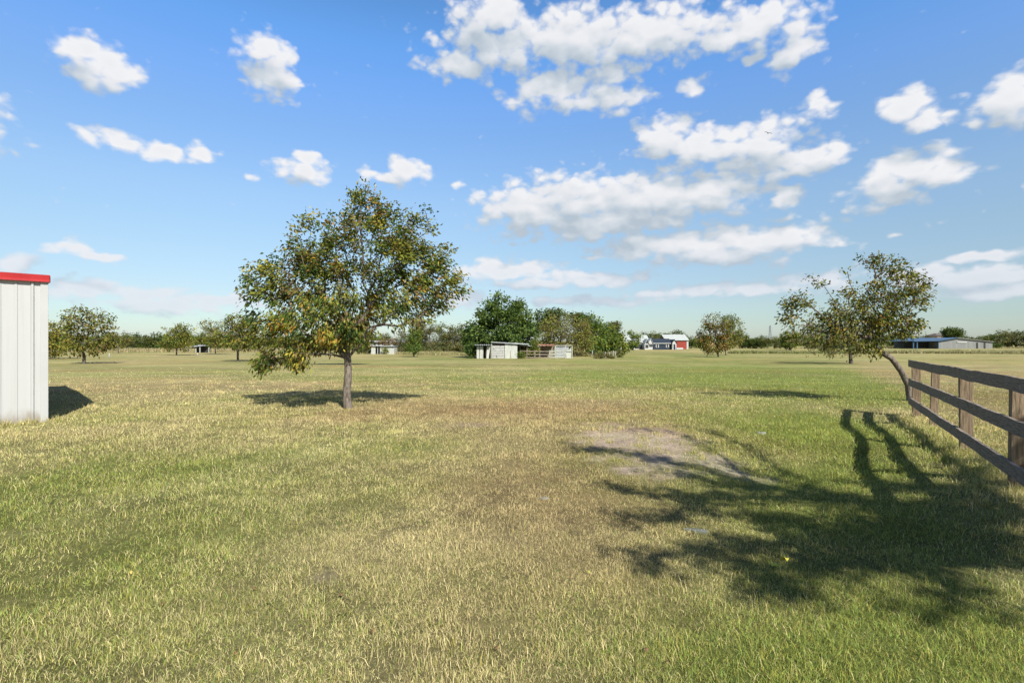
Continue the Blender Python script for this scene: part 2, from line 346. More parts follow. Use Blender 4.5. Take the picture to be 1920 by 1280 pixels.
# ------------------------------------------------------------------ ground colour field (what grows where)
def gauss(x, y, cx, cy, rx, ry=None, rot=0.0):
    ry = ry or rx; c, s = math.cos(rot), math.sin(rot); dx = x-cx; dy = y-cy
    return np.exp(-(((dx*c+dy*s)/rx)**2+((-dx*s+dy*c)/ry)**2))
def seg_dist(x, y, a, b):
    ax, ay = a; bx, by = b; t = np.clip(((x-ax)*(bx-ax)+(y-ay)*(by-ay))/((bx-ax)**2+(by-ay)**2), 0, 1)
    return np.hypot(x-ax-t*(bx-ax), y-ay-t*(by-ay))
FEN0 = (8.85, 11.35); FEN1 = (3.3, 2.15)       # fence line on the ground
DIRT = P(1212, 832)
STRIPE = [P(760, 812), P(600, 845), P(430, 890), P(200, 950), P(-60, 1030)]
def fields(x, y):
    x = np.asarray(x, float); y = np.asarray(y, float)
    n1 = fbm(x, y, 5.0, 4, 21); n2 = fbm(x, y, 1.3, 4, 31); n3 = fbm(x+y*0.3, y*0.45, 9.0, 4, 41)
    far = 1-np.exp(-np.maximum(y-12, 0)/20.0)
    g = 0.30 + 0.55*(n1-0.5) + 0.70*(n2-0.5) + 0.75*(n3-0.5)
    g += 0.62*gauss(x, y, 3.6, 3.7, 2.5, 2.8) + 0.55*gauss(x, y, 6.2, 8.8, 2.2, 3.6)
    g += 0.55*gauss(x, y, 13, 25, 12, 20) + 0.42*gauss(x, y, 30, 80, 35, 45) + 0.42*gauss(x, y, -4.4, 4.6, 2.8, 2.8) + .1*gauss(x, y, -8, 10, 4, 3)
    g -= 0.50*gauss(x, y, -0.5, 12.5, 5.5, 3.2) + 0.40*gauss(x, y, 0.3, 4.8, 1.3, 3.0, 0.1) 
    g += 0.45*gauss(x, y, 1.0, 2.6, 0.7, 0.5) + 0.35*gauss(x, y, 2.2, 2.6, 1.2, 0.8) + 0.2*gauss(x, y, -2.2, 2.9, 1.2, 0.9)
    g -= 0.45*gauss(x, y, -14, 20, 12, 3.2) + 0.12*gauss(x, y, -22, 45, 20, 15)
    g += 0.35*gauss(x, y, -9, 74, 6, 5)
    br = 0.55*(n3-0.5) + 0.35*(n2-0.5) + 0.95*gauss(x, y, 0.4, 12.3, 4.6, 2.6) + 0.5*gauss(x, y, -14, 20, 12, 3.0) + 0.35*gauss(x, y, 1.2, 7.0, 2.0, 2.0) + 0.55*gauss(x, y, 0.4, 4.6, 1.2, 2.6)
    br += 0.35*gauss(x, y, 16, 13, 5, 8)
    fd = seg_dist(x, y, FEN0, FEN1)
    side = ((FEN1[0]-FEN0[0])*(y-FEN0[1])-(FEN1[1]-FEN0[1])*(x-FEN0[0]))   # sign tells the side
    strip = np.exp(-(fd/0.75)**2)
    beyond = np.clip((x-(8.85+(y-11.35)*0.60))/1.5, 0, 1)*np.exp(-np.maximum(y-30, 0)/30.0)
    g -= 0.5*strip + 0.62*beyond
    br += 0.1*strip + 0.35*beyond
    pale = 0.5*strip + 0.12*far
    sd = np.full(x.shape, 99.0)
    for a, b in zip(STRIPE[:-1], STRIPE[1:]): sd = np.minimum(sd, seg_dist(x, y, a, b))
    pale = pale + 0.40*np.exp(-(sd/0.24)**2)*(0.2+1.2*n2)
    pale = pale + 0.25*np.exp(-(np.abs(fbm(x, y, 7, 2, 77)-0.5)/0.03)**2)
    dd = ((x-DIRT[0])/1.45)**2+((y-DIRT[1]+0.25*(x-DIRT[0]))/2.2)**2
    dirt = np.clip((1.05-dd-2.2*(fbm(x, y, 0.5, 5, 61, 0.62)-0.42))/0.8, 0, 0.95)
    bx, by = P(612, 1085); dirt = np.maximum(dirt, 0.85*np.clip((1-((x-bx)/0.085)**2-((y-by)/0.07)**2)*2, 0, 1))
    bx, by = P(885, 797); dirt = np.maximum(dirt, 0.6*gauss(x, y, bx, by, 0.5, 0.35))
    return np.clip(g, 0, 1), np.clip(br, 0, 1), np.clip(pale, 0, 1), dirt
GREEN = np.array((0.205, 0.235, 0.062)); STRAW = np.array((0.375, 0.315, 0.150)); BROWN = np.array((0.280, 0.195, 0.098)); PALE = np.array((0.44, 0.385, 0.205)); DIRTC = np.array((0.28, 0.225, 0.175))
def lerp(a, b, t): return a*(1-t[..., None])+b*t[..., None]
def ground_rgb(x, y):
    g, br, pale, dirt = fields(x, y)
    base = lerp(np.broadcast_to(STRAW, x.shape+(3,)), np.broadcast_to(BROWN, x.shape+(3,)), br)
    base = lerp(base, np.broadcast_to(GREEN, x.shape+(3,)), np.clip(g*1.25-0.08, 0, 1))
    base = lerp(base, np.broadcast_to(PALE, x.shape+(3,)), pale*0.6)
    return base, g, br, pale, dirt

# ------------------------------------------------------------------ ground sheet
def axis(lo, hi, step, grow, lim_lo, lim_hi):
    a = list(np.arange(lo, hi, step)); s = step
    while a[-1] < lim_hi: s *= grow; a.append(a[-1]+s)
    s = step; b = []; v = lo
    while v > lim_lo: s *= grow; v -= s; b.append(v)
    return np.array(b[::-1]+a)
gx = axis(-11, 11, 0.1, 1.055, -5000, 5000); gy = axis(1.5, 22, 0.1, 1.05, -400, 6000)
X, Y = np.meshgrid(gx, gy); Z = zt(X, Y)
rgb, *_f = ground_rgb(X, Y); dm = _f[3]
rgb = lerp(rgb*(0.42+0.34*np.maximum(1-np.exp(-np.maximum(np.hypot(X, Y)-7, 0)/14), 0.8*np.clip((2-Y)/6, 0, 1)))[..., None], np.broadcast_to(DIRTC, rgb.shape), dm)  # turf soil darkened near the camera: shade between blades put into its colour
V = np.stack([X, Y, Z], -1).reshape(-1, 3); nx, ny = len(gx), len(gy)
i = np.arange(nx*ny).reshape(ny, nx); Fq = np.stack([i[:-1, :-1], i[:-1, 1:], i[1:, 1:], i[1:, :-1]], -1).reshape(-1, 4)
m, q = new_mat('turf_soil')
at_ = q.n('ShaderNodeAttribute'); at_.attribute_name = 'Col'; geo = q.n('ShaderNodeNewGeometry'); pos = geo.outputs['Position']
n1 = q.noise(pos, 14, 8, 0.7); n2 = q.noise(q.vm('MULTIPLY', pos, (1, 1, 1)), 1.6, 8, 0.65); n3 = q.noise(q.vm('MULTIPLY', pos, (0.35, 1, 1)), 0.12, 9, 0.66)
k = q.m('MULTIPLY', q.ss(n1.outputs[0], 0.25, 0.75, 0.55, 1.45, False), q.ss(n2.outputs[0], 0.3, 0.7, 0.75, 1.25, False))
k = q.m('MULTIPLY', k, q.ss(n3.outputs[0], 0.3, 0.7, 0.72, 1.26, False))
n4 = q.noise(q.vm('MULTIPLY', pos, (0.22, 1, 1)), 0.9, 8, 0.7); k = q.m('MULTIPLY', k, q.ss(n4.outputs[0], 0.3, 0.7, 0.78, 1.22, False))
col = q.vm('SCALE', at_.outputs['Color']); nd = col.node; q.l(k, nd.inputs['Scale'])
tint = q.noise(pos, 0.5, 6, 0.6); col = q.mix(q.ss(tint.outputs[0], 0.45, 0.7, 0, 0.35), col, q.mix(1.0, col, (0.72, 1.12, 0.62), 'MULTIPLY'))
tb = q.noise(q.vm('MULTIPLY', pos, (0.25, 1, 1)), 0.16, 7, 0.65); col = q.mix(q.ss(tb.outputs[0], 0.48, 0.66, 0, 0.7), col, q.mix(1.0, col, (1.12, 0.88, 0.82), 'MULTIPLY'))
b = q.n('ShaderNodeBsdfPrincipled'); q.l(col, b.inputs['Base Color']); b.inputs['Roughness'].default_value = 0.95; b.inputs['Specular IOR Level'].default_value = 0.05
bp = q.n('ShaderNodeBump'); bp.inputs['Strength'].default_value = 0.7; bp.inputs['Distance'].default_value = 0.05
hh = q.m('ADD', q.m('MULTIPLY', n1.outputs[0], 0.5), q.m('MULTIPLY', n2.outputs[0], 1.5)); q.l(hh, bp.inputs['Height']); q.l(bp.outputs[0], b.inputs['Normal'])
finish(q, b.outputs[0]); M_soil = m
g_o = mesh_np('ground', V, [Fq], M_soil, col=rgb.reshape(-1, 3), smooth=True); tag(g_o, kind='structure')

# ------------------------------------------------------------------ grass
rng = np.random.default_rng(11)
def blades(x, y, L, Wd, lean, rgbv, r=rng):
    n = len(x); a = r.uniform(0, 2*np.pi, n); z = zt(x, y)
    b0 = np.stack([x, y, z-0.006], -1); wa = r.uniform(0, 2*np.pi, n)
    wv = np.stack([np.cos(wa), np.sin(wa), np.zeros(n)], -1)*(Wd/2)[:, None]
    out = np.stack([np.cos(a), np.sin(a)], -1); mid = b0.copy(); tip = b0.copy()
    s1 = L*np.sin(lean*0.6)*0.55; c1 = L*np.cos(lean*0.6)*0.55
    mid[:, :2] += out*s1[:, None]; mid[:, 2] += c1
    bend = np.minimum(lean*1.5, 1.75); tip[:] = mid; tip[:, :2] += out*(L*0.5*np.sin(bend))[:, None]; tip[:, 2] += L*0.5*np.cos(bend)
    tip[:, 2] = np.maximum(tip[:, 2], z+0.002)
    V = np.empty((n, 5, 3), np.float32); V[:, 0] = b0-wv; V[:, 1] = b0+wv; V[:, 2] = mid-wv*0.75; V[:, 3] = mid+wv*0.75; V[:, 4] = tip
    c = np.repeat(rgbv[:, None, :], 5, 1)
    return V.reshape(-1, 3), c.reshape(-1, 3)
def blade_obj(name, V, c, mat=None):
    n = len(V)//5; b = np.arange(n)[:, None]*5
    return mesh_np(name, V, [b+np.array([[0, 1, 3, 2]]), b+np.array([[2, 3, 4]])], mat or M_grass, col=c)
def sample_polar(n, r0, r1, p, half, rr=rng):
    """density ~ r^-p between r0 and r1"""
    u = rr.uniform(0, 1, n); e = 2-p; r = (r0**e+u*(r1**e-r0**e))**(1/e); t = rr.uniform(-half, half, n)+rr.normal(0, 0.13, n)*(half < 2)
    r = r*np.exp(rr.normal(0, 0.10, n))
    return r*np.sin(t), r*np.cos(t), r
def blade_colour(x, y, r=rng):
    base, g, br, pale, dirt = ground_rgb(x, y); n = len(x)
    isg = r.uniform(0, 1, n) < np.clip(g*1.0+0.05, 0.05, 0.93)
    gr = np.array((0.185, 0.250, 0.058))*r.uniform(0.55, 1.55, n)[:, None]*np.array((1, 1, 1)); gr[:, 0] *= r.uniform(0.8, 1.6, n)
    st = lerp(np.broadcast_to(np.array((0.54, 0.465, 0.235)), (n, 3)), np.broadcast_to(np.array((0.37, 0.265, 0.135)), (n, 3)), np.clip(br+r.uniform(-.3, .3, n), 0, 1))
    st = lerp(st, np.broadcast_to(np.array((0.60, 0.53, 0.30)), (n, 3)), np.clip(pale*0.7+r.uniform(-.2, .25, n), 0, 1))*r.uniform(0.55, 1.35, n)[:, None]
    c = np.where(isg[:, None], gr, st); c = (c*0.80+base*0.20)*(1.20*(0.76+0.48*fbm(x, y, 0.45, 3, 123)))[:, None]
    return c, dirt, g
# short turf: dense near the camera, thinning out with distance
parts = []
for (n, r0, r1, p, half) in ((190000, 1.9, 4.2, 0.2, 0.92), (400000, 4.0, 16, 1.75, 0.88), (190000, 14, 50, 1.9, 0.87), (200000, 0.3, 13.0, 0.7, 3.14)):
    x, y, r = sample_polar(n, r0, r1, p, half); c, dirt, g = blade_colour(x, y)
    clump = fbm(x, y, 0.22, 3, 91)
    keep = (rng.uniform(0, 1, n) < 1-np.clip((r-24)/26, 0, 1)) & (rng.uniform(0, 1, n) > dirt*0.9) & (rng.uniform(0, 1, n) < 0.15+1.7*clump)
    x, y, r, c, clump, g = x[keep], y[keep], r[keep], c[keep], clump[keep], g[keep]; n = len(x)
    s = np.maximum(r/4.5, 1)**0.62
    L = rng.uniform(0.016, 0.050, n)*(0.6+0.9*clump)*np.minimum(s, 1.6)*(0.8+0.5*g); Wd = rng.uniform(0.0016, 0.0034, n)*s**1.4
    lean = np.abs(rng.normal(1.0, 0.45, n)); parts.append(blades(x, y, L, Wd, np.clip(lean, 0.05, 1.5), c))
turf = blade_obj('short_grass', np.concatenate([p[0] for p in parts]), np.concatenate([p[1] for p in parts]))
tag(turf, 'short dry and green turf grass covering the field', 'grass', kind='stuff')
# flat broad leaved weeds pressed into the turf
x, y, r = sample_polar(130, 2.3, 14, 1.3, 0.85); cen = []; dr = []
for a, b in zip(x, y):
    for k in range(int(rng.integers(4, 9))):
        t = rng.uniform(0, 6.28); cen.append((a+0.01*math.cos(t), b+0.01*math.sin(t), 0.012)); dr.append((math.cos(t)*1.6, math.sin(t)*1.6, rng.uniform(0.3, 0.9)))
cen = np.array(cen); cen[:, 2] += zt(cen[:, 0], cen[:, 1]); WEEDS = (cen, np.array(dr))
# longer tufts scattered over the lawn, at the foot of fence and building
xs = []; ys = []; Ls = []
for k in range(1500):
    x, y, r = sample_polar(1, 2.1, 26, 1.7, 0.86); n = int(rng.integers(15, 45)); sg = rng.uniform(0.03, 0.10)
    xs.append(x[0]+rng.normal(0, sg, n)); ys.append(y[0]+rng.normal(0, sg, n)); Ls.append(rng.uniform(0.04, 0.085, n)*min(1.5, max(1, r[0]/7)))
for k in range(420):
    t = rng.uniform(0, 1); n = int(rng.integers(20, 50)); o = rng.normal(0, 0.22)
    cx = FEN0[0]+(FEN1[0]-FEN0[0])*t+o; cy = FEN0[1]+(FEN1[1]-FEN0[1])*t+rng.normal(0, 0.15)
    xs.append(cx+rng.normal(0, 0.06, n)); ys.append(cy+rng.normal(0, 0.06, n)); Ls.append(rng.uniform(0.05, 0.14, n))
BC = (-9.3, 10.25)
for a, b in (P(1719, 781), P(1750, 797), P(1812, 846), P(1900, 925)):
    for k in range(5):
        n = 22; cx = a+rng.normal(0, 0.12)+0.02; cy = b+rng.normal(0, 0.12)-0.05
        xs.append(cx+rng.normal(0, 0.04, n)); ys.append(cy+rng.normal(0, 0.04, n)); Ls.append(rng.uniform(0.08, 0.20, n))
for k in range(130):
    t = rng.uniform(-0.3, 3); n = 16; cx = BC[0]-0.707*t+0.06*rng.normal()+0.05; cy = BC[1]-0.707*t+0.06*rng.normal()-0.07
    xs.append(cx+rng.normal(0, 0.03, n)); ys.append(cy+rng.normal(0, 0.03, n)); Ls.append(rng.uniform(0.05, 0.17, n))
x = np.concatenate(xs); y = np.concatenate(ys); L = np.concatenate(Ls); c, dirt, g = blade_colour(x, y); n = len(x)
r = np.hypot(x, y); V_, c_ = blades(x, y, L, rng.uniform(0.002, 0.004, n)*np.maximum(r/5, 1)**0.8, np.clip(np.abs(rng.normal(0.5, 0.35, n)), 0.05, 1.3), c*rng.uniform(0.85, 1.25, n)[:, None])
tag(blade_obj('grass_tufts', V_, c_), 'longer grass tufts scattered in the lawn and along the fence foot', 'grass', kind='stuff')

# ------------------------------------------------------------------ trees
def skeleton(trunk, r_trunk, blobs, n_tips, seed, jitter=0.10, pathw=0.45, seg=0.35, shell=0.5, tipr=0.007, power=2.35, sag=0.0):
    """trunk: list of points (root first). returns nodes, parent, radius, tip indices"""
    r = np.random.default_rng(seed); nodes = []; par = []; plen = []
    pts = [np.array(p, float) for p in trunk]
    nodes.append(pts[0]); par.append(-1); plen.append(0.0)
    for a, b in zip(pts[:-1], pts[1:]):
        k = max(1, int(np.linalg.norm(b-a)/seg))
        for j in range(1, k+1): nodes.append(a+(b-a)*j/k); par.append(len(nodes)-2); plen.append(plen[-1]*0.0)
    nt = len(nodes); first = max(1, int(nt*0.45)); top = nodes[-1]
    vol = np.array([b[3]*b[4]*b[5]*(b[6] if len(b) > 6 else 1) for b in blobs]) ** 0.8; vol /= vol.sum(); tips = []
    for k in range(n_tips):
        b = blobs[r.choice(len(blobs), p=vol)]; v = r.normal(size=3); v /= np.linalg.norm(v); v *= r.uniform(0, 1)**(1/3*(1-shell*0.7)) 
        tips.append(np.array(b[:3])+v*np.array(b[3:6]))
    tips.sort(key=lambda t: np.linalg.norm(t-top)); tip_idx = []
    for t in tips:
        A = np.array(nodes[first-0:]); d = np.linalg.norm(A-t, axis=1); up = np.maximum(A[:, 2]-t[2], 0)
        cost = d+pathw*np.array(plen[first:])+0.35*up; j = int(np.argmin(cost))+first; dist = d[j-first]
        if dist < 0.02: continue
        k = max(1, int(dist/seg)); a = nodes[j].copy(); prev = j
        for s_ in range(1, k+1):
            f = s_/k; pnt = a+(t-a)*f+np.array([0, 0, 1])*(math.sin(f*math.pi)*0.06*dist) - np.array([0, 0, 1])*sag*dist*f*f
            if s_ < k: pnt = pnt+r.normal(0, jitter*dist/k, 3)*0.6
            nodes.append(pnt); par.append(prev); plen.append(plen[prev]+dist/k); prev = len(nodes)-1
        tip_idx.append(prev)
    N = len(nodes); acc = np.zeros(N); ch = [[] for _ in range(N)]
    for i_ in range(N-1, 0, -1): pass
    for i_, p_ in enumerate(par):
        if p_ >= 0: ch[p_].append(i_)
    order = list(range(N)); 
    for i_ in reversed(order):
        if not ch[i_]: acc[i_] = tipr**power
        else: acc[i_] = sum(acc[c_] for c_ in ch[i_])
    rad = acc**(1/power); sc_ = r_trunk/rad[min(3, nt-1)]
    rad = rad*(1+(sc_-1)*np.clip((rad/rad.max()), 0, 1)) if sc_ > 1 else np.maximum(rad*sc_, tipr*0.7)
    rad[0] *= 1.3
    if nt > 2: rad[1] *= 1.08
    return np.array(nodes), par, ch, rad, tip_idx
def bark_mesh(nodes, par, ch, rad, mb, seed=0, nmin=4):
    done = set(); starts = [0]; rr = random.Random(seed)
    while starts:
        s_ = starts.pop(); chain = [s_]; cur = s_
        while ch[cur]:
            nxt = max(ch[cur], key=lambda c_: rad[c_])
            for c_ in ch[cur]:
                if c_ != nxt: starts.append((cur, c_)) if False else starts.append(c_)
            chain.append(nxt); cur = nxt
        pts = [Vector(nodes[i_]) for i_ in chain]; rs = [float(rad[i_]) for i_ in chain]
        if par[s_] >= 0: pts.insert(0, Vector(nodes[par[s_]])); rs.insert(0, min(float(rad[par[s_]]), rs[0]*1.15))
        if len(pts) < 2: continue
        n = 12 if rs[0] > 0.06 else (6 if rs[0] > 0.02 else nmin)
        if n == 12: rs = [q_*(1+0.10*(rr.random()-0.5)) for q_ in rs]
        mb.tube(pts, rs, n, cap=False)
def leaf_cloud(P0, Dn, size, pal, r, width=0.42, droop=0.35, sizevar=0.35):
    """one bent diamond leaf per point; P0 (n,3), Dn (n,3) main direction"""
    n = len(P0); d = Dn+r.normal(0, 0.55, (n, 3)); d[:, 2] -= droop; d /= np.linalg.norm(d, axis=1)[:, None]
    u = np.cross(d, r.normal(size=(n, 3))); u /= np.linalg.norm(u, axis=1)[:, None]; w = np.cross(d, u)
    L = size*r.uniform(1-sizevar, 1+sizevar, n); V = np.empty((n, 4, 3), np.float32)
    V[:, 0] = P0; V[:, 2] = P0+d*L[:, None]-np.array([0, 0, 1])*(L*0.12)[:, None]
    mid = P0+d*(L*0.45)[:, None]
    V[:, 1] = mid+u*(L*width*0.5)[:, None]+w*(L*0.10)[:, None]; V[:, 3] = mid-u*(L*width*0.5)[:, None]+w*(L*0.10)[:, None]
    cols = np.array([p[0] for p in pal]); wts = np.array([p[1] for p in pal], float); wts /= wts.sum()
    return V, cols, wts
def make_leaves(centres, dirs, per, spread, size, pal, seed, width=0.42, droop=0.35, clump=0.6, sizevar=0.35):
    r = np.random.default_rng(seed); n = len(centres)*per; idx = np.repeat(np.arange(len(centres)), per)
    Pt = centres[idx]+r.normal(0, 1, (n, 3))*np.array([spread, spread, spread*0.75]); D = dirs[idx]
    V, cols, wts = leaf_cloud(Pt, D, size, pal, r, width, droop, sizevar)
    ci_c = r.choice(len(cols), size=len(centres), p=wts); ci = np.where(r.uniform(0, 1, n) < clump, ci_c[idx], r.choice(len(cols), size=n, p=wts))
    c = cols[ci]*r.uniform(0.72, 1.3, n)[:, None]
    V = V.reshape(-1, 3); c = np.repeat(c[:, None, :], 4, 1).reshape(-1, 3)
    return V, (np.arange(n)[:, None]*4+np.array([[0, 1, 2, 3]])), c
GRN = (0.072, 0.110, 0.022); DGR = (0.035, 0.062, 0.016); YGR = (0.185, 0.195, 0.030); OLV = (0.150, 0.140, 0.034); ORG = (0.32, 0.17, 0.032); BRN = (0.17, 0.11, 0.045); YEL = (0.34, 0.27, 0.045); GRY = (0.12, 0.135, 0.07)
PAL_MAIN = [(GRN, 3), (OLV, 3.2), (YGR, 3.0), (DGR, 1.2), (ORG, 0.45), (BRN, 0.7), (YEL, 0.6)]
PAL_ORCH = [(GRN, 2), (OLV, 3), (YGR, 3), (DGR, 1.2), (YEL, 0.7), (BRN, 0.7)]
PAL_DARK = [((0.072, 0.108, 0.025), 3), (DGR, 1.8), ((0.115, 0.152, 0.032), 2)]
PAL_MID = [(GRN, 3), (YGR, 2.5), ((0.085, 0.13, 0.025), 3)]
PAL_DUST = [(GRY, 3), (OLV, 3), (GRN, 1.5), ((0.14, 0.12, 0.06), 1.2)]
PAL_BRN = [(OLV, 2.4), (BRN, 1.0), (GRN, 2.2), ((0.16, 0.14, 0.055), 1.4)]
def tree_px(name, label, cat, base_px, trunk_px, blobs_px, n_tips, leaves, size, pal, seed, r_trunk, group=None, spread=0.14, per=6, bark=None,
            depth_k=0.9, inner=0.35, shell=0.5, width=0.42, droop=0.35, seg=0.35, d=None, jitter=0.1, pathw=0.45, clump=0.6, tipr=0.007, bare=0.0, kdepth=None):
    bx, by = P(*base_px)
    if d is not None: by = d; bx = (base_px[0]-960)/F*d
    base = Vector((bx, by, float(zt(bx, by)))); o = empty(name, base, label=label, cat=cat, group=group); m_px = by/F; rr = random.Random(seed)
    def loc(px, py, dy=0.0): y_ = by+dy; return ((px-960)/F*y_-bx, dy, CAMH+(640-py)/F*y_-base.z)
    trunk = [(0, 0, -0.05)]+[loc(*t) for t in trunk_px]; blobs = []
    for b in blobs_px:
        cx, cy, rx, ry = b[:4]; w = b[4] if len(b) > 4 else 1; rw = rx*m_px; dyk = (rr.random()-0.5)*rw*0.7; dep = max(rw, ry*m_px)*depth_k
        if len(b) > 5: dyk = b[5]
        c_ = loc(cx, cy, dyk); blobs.append((c_[0], c_[1], c_[2], rw, dep, ry*m_px, w))
    nodes, par, ch, rad, tips = skeleton(trunk, r_trunk, blobs, n_tips, seed, jitter=jitter, pathw=pathw, seg=seg, shell=shell, tipr=tipr)
    mb = MB(); bark_mesh(nodes, par, ch, rad, mb, seed); mb.build('trunk', bark or M_bark2, o, smooth=True)
    r = np.random.default_rng(seed+5); cand = list(tips)
    thin = [i_ for i_ in range(len(nodes)) if rad[i_] < tipr*2.6 and ch[i_]]
    r.shuffle(thin); cand += thin[:int(len(tips)*inner)]
    if bare: cand = [c_ for c_ in cand if r.uniform() > bare]
    cen = nodes[cand]; crown_c = nodes[tips].mean(0); dr = cen-crown_c; dr /= (np.linalg.norm(dr, axis=1)[:, None]+1e-6)
    per_ = max(1, int(leaves/len(cen)))
    V_, F_, c_ = make_leaves(cen, dr, per_, spread, size, pal, seed+9, width, droop, clump)
    mesh_np('crown', V_, [F_], M_leaf, o, col=c_)
    return o

main_tree = tree_px('pecan_tree', 'large broad tree with green and rusty leaves standing alone in the lawn', 'tree', (653, 765),
    [(650, 735), (653, 700), (652, 672)],
    [(692,392,38,36,1.2),(700,362,16,18,2,0),(640,425,45,40),(735,430,45,40),(785,410,24,22,1.2),(690,470,95,62),(600,480,62,48),(560,520,70,50),(640,540,100,60),(765,500,62,52),(820,480,34,34),
     (500,525,46,42),(465,530,20,26),(600,600,95,52),(700,582,88,38),(780,555,64,38),(835,545,30,36),(545,640,62,40),(510,590,42,52),(520,680,42,20,1.2),(640,630,60,25),(790,600,40,12,.8),(560,430,34,20,.7),(545,665,34,24,1.2,-.7),(575,410,14,14,2,0),(665,385,10,12,2,0),(815,440,16,12,2,0),(455,575,12,30,1.5,0),(850,520,12,14,2,0),(500,690,30,12,1.6,-.3),(830,600,16,8,2,0),(610,665,10,8,1.5,-.2)],
    560, 31000, 0.088, PAL_MAIN, 4, 0.088, spread=0.11, bark=M_bark, depth_k=0.75, inner=0.55, shell=0.55, droop=0.45, seg=0.28, width=0.46, clump=0.78)
V3 = Vector
# low leafy shoot on the trunk of the big tree
lean_tree = tree_px('leaning_tree', 'small leaning tree with a curved bare trunk and airy crown behind the fence end', 'tree', (1708, 752),
    [(1703, 722), (1690, 696), (1672, 672), (1652, 660), (1636, 640)],
    [(1630,490,17,18,2,0),(1668,500,22,16,1.5),(1712,520,22,16,1.5),(1670,545,40,34),(1708,565,24,34),(1645,570,40,40),(1592,570,30,28),(1570,600,34,24),(1496,566,20,16,2.2),(1484,594,16,20,2.2),(1528,604,24,18),
     (1560,628,50,22),(1690,610,34,22),(1655,612,44,28),(1620,655,26,16,1.4),(1530,530,12,14,1.2),(1590,520,10,12,1.5),(1715,535,18,14,1.6)],
    320, 9500, 0.080, [(GRN, 3.4), (OLV, 2.6), (YGR, 3.6), (DGR, 0.8), (ORG, 0.15), (YEL, 0.5)], 12, 0.074, spread=0.10, bark=M_bark, depth_k=0.8, inner=0.25, shell=0.6, width=0.5, seg=0.3, pathw=0.25, clump=0.7, tipr=0.0085)
tree_px('orchard_tree', 'dark brownish tree with a straight trunk seen behind the crown of the leaning tree', 'tree', (1596, 681), [(1594, 660), (1590, 645)],
    [(1560,628,60,30),(1610,612,46,34),(1515,630,32,22),(1560,655,50,14),(1580,590,40,24),(1640,640,22,14)], 160, 5200, 0.20, PAL_BRN, 15, 0.16, spread=0.3, inner=0.4, seg=0.6, width=0.5, tipr=0.012)
OG = 'orchard trees spaced over the far field'
tree_px('orchard_tree', 'airy olive tree with open rounded crown, the first past the white building', 'tree', (157, 682), [(158, 668), (155, 655), (158, 645)],
    [(145,590,22,15),(175,600,32,18),(200,612,18,16),(150,612,28,18),(165,635,36,22),(135,625,18,18),(205,640,16,16),(160,655,30,10),(188,590,14,10)], 190, 3600, 0.24, PAL_ORCH, 21, 0.105, OG, spread=0.22, seg=0.6, width=0.5, tipr=0.012, inner=0.3)
tree_px('orchard_tree', 'golden green tree half hidden by the white metal wall', 'tree', (84, 673), [(84, 660), (86, 650)],
    [(95,620,28,20),(105,640,34,20),(75,630,30,30),(118,650,16,12),(98,660,20,8)], 150, 5200, 0.26, [(YEL, 2), (OLV, 2), (YGR, 3), (GRN, 1)], 22, 0.105, OG, spread=0.3, seg=0.6, width=0.5, tipr=0.012)
tree_px('orchard_tree', 'small bronze green tree just right of the airy olive tree', 'tree', (222, 663), [(222, 655), (221, 648)],
    [(222,635,16,14),(212,642,14,10),(232,644,12,10)], 70, 1500, 0.30, PAL_ORCH, 23, 0.105, OG, spread=0.35, seg=0.7, width=0.5, tipr=0.015)
tree_px('orchard_tree', 'compact green tree on its own between the airy tree and the open shed', 'tree', (331, 666), [(331, 656), (329, 648)],
    [(325,625,22,14),(345,622,18,13),(318,642,20,12),(345,642,20,12),(333,634,24,14),(346,612,8,6)], 130, 3600, 0.32, PAL_ORCH, 24, 0.105, OG, spread=0.36, seg=0.7, width=0.5, tipr=0.015)
tree_px('orchard_tree', 'tall yellow green tree just left of the large tree', 'tree', (446, 677), [(446, 662), (445, 648)],
    [(445,605,20,13),(462,622,22,18),(435,625,22,18),(450,640,30,12),(475,640,16,14)], 150, 4400, 0.26, PAL_ORCH, 25, 0.105, OG, spread=0.3, seg=0.6, width=0.5, tipr=0.012)
tree_px('orchard_tree', 'round topped green tree right of the open shed roof', 'tree', (404, 664), [(404, 655), (402, 648)],
    [(398,610,20,10),(392,628,16,12),(408,630,18,14),(405,645,18,9)], 110, 2700, 0.32, PAL_ORCH, 26, 0.105, OG, spread=0.36, seg=0.7, width=0.5, tipr=0.015)
tree_px('orchard_tree', 'olive tree hidden behind the trunk of the large tree, only its shadow and top showing', 'tree', (648, 684), [(648, 668), (648, 655)],
    [(640,622,40,26),(665,632,34,22),(615,635,28,20)], 140, 3800, 0.25, PAL_ORCH, 27, 0.105, OG, spread=0.3, seg=0.6, width=0.5, tipr=0.012)
tree_px('orchard_tree', 'nearer of two golden brown trees by the red barn, trunk on the left', 'tree', (1347, 669), [(1346, 658), (1345, 648)],
    [(1340,605,22,17),(1355,615,24,20),(1328,625,18,16),(1345,640,26,16),(1340,650,22,8),(1318,632,10,10)], 170, 4400, 0.30, [(OLV, 3), (ORG, 1.0), (YGR, 2), (GRN, 1.6), (BRN, 1)], 28, 0.105, OG, spread=0.36, seg=0.7, width=0.5, tipr=0.015)
tree_px('orchard_tree', 'greener of two trees by the red barn, trunk on the right', 'tree', (1361, 666), [(1360, 656), (1361, 648)],
    [(1368,605,18,16),(1378,620,14,18),(1366,638,20,14),(1382,632,9,12)], 130, 3200, 0.32, PAL_ORCH, 29, 0.105, OG, spread=0.38, seg=0.7, width=0.5, tipr=0.015)

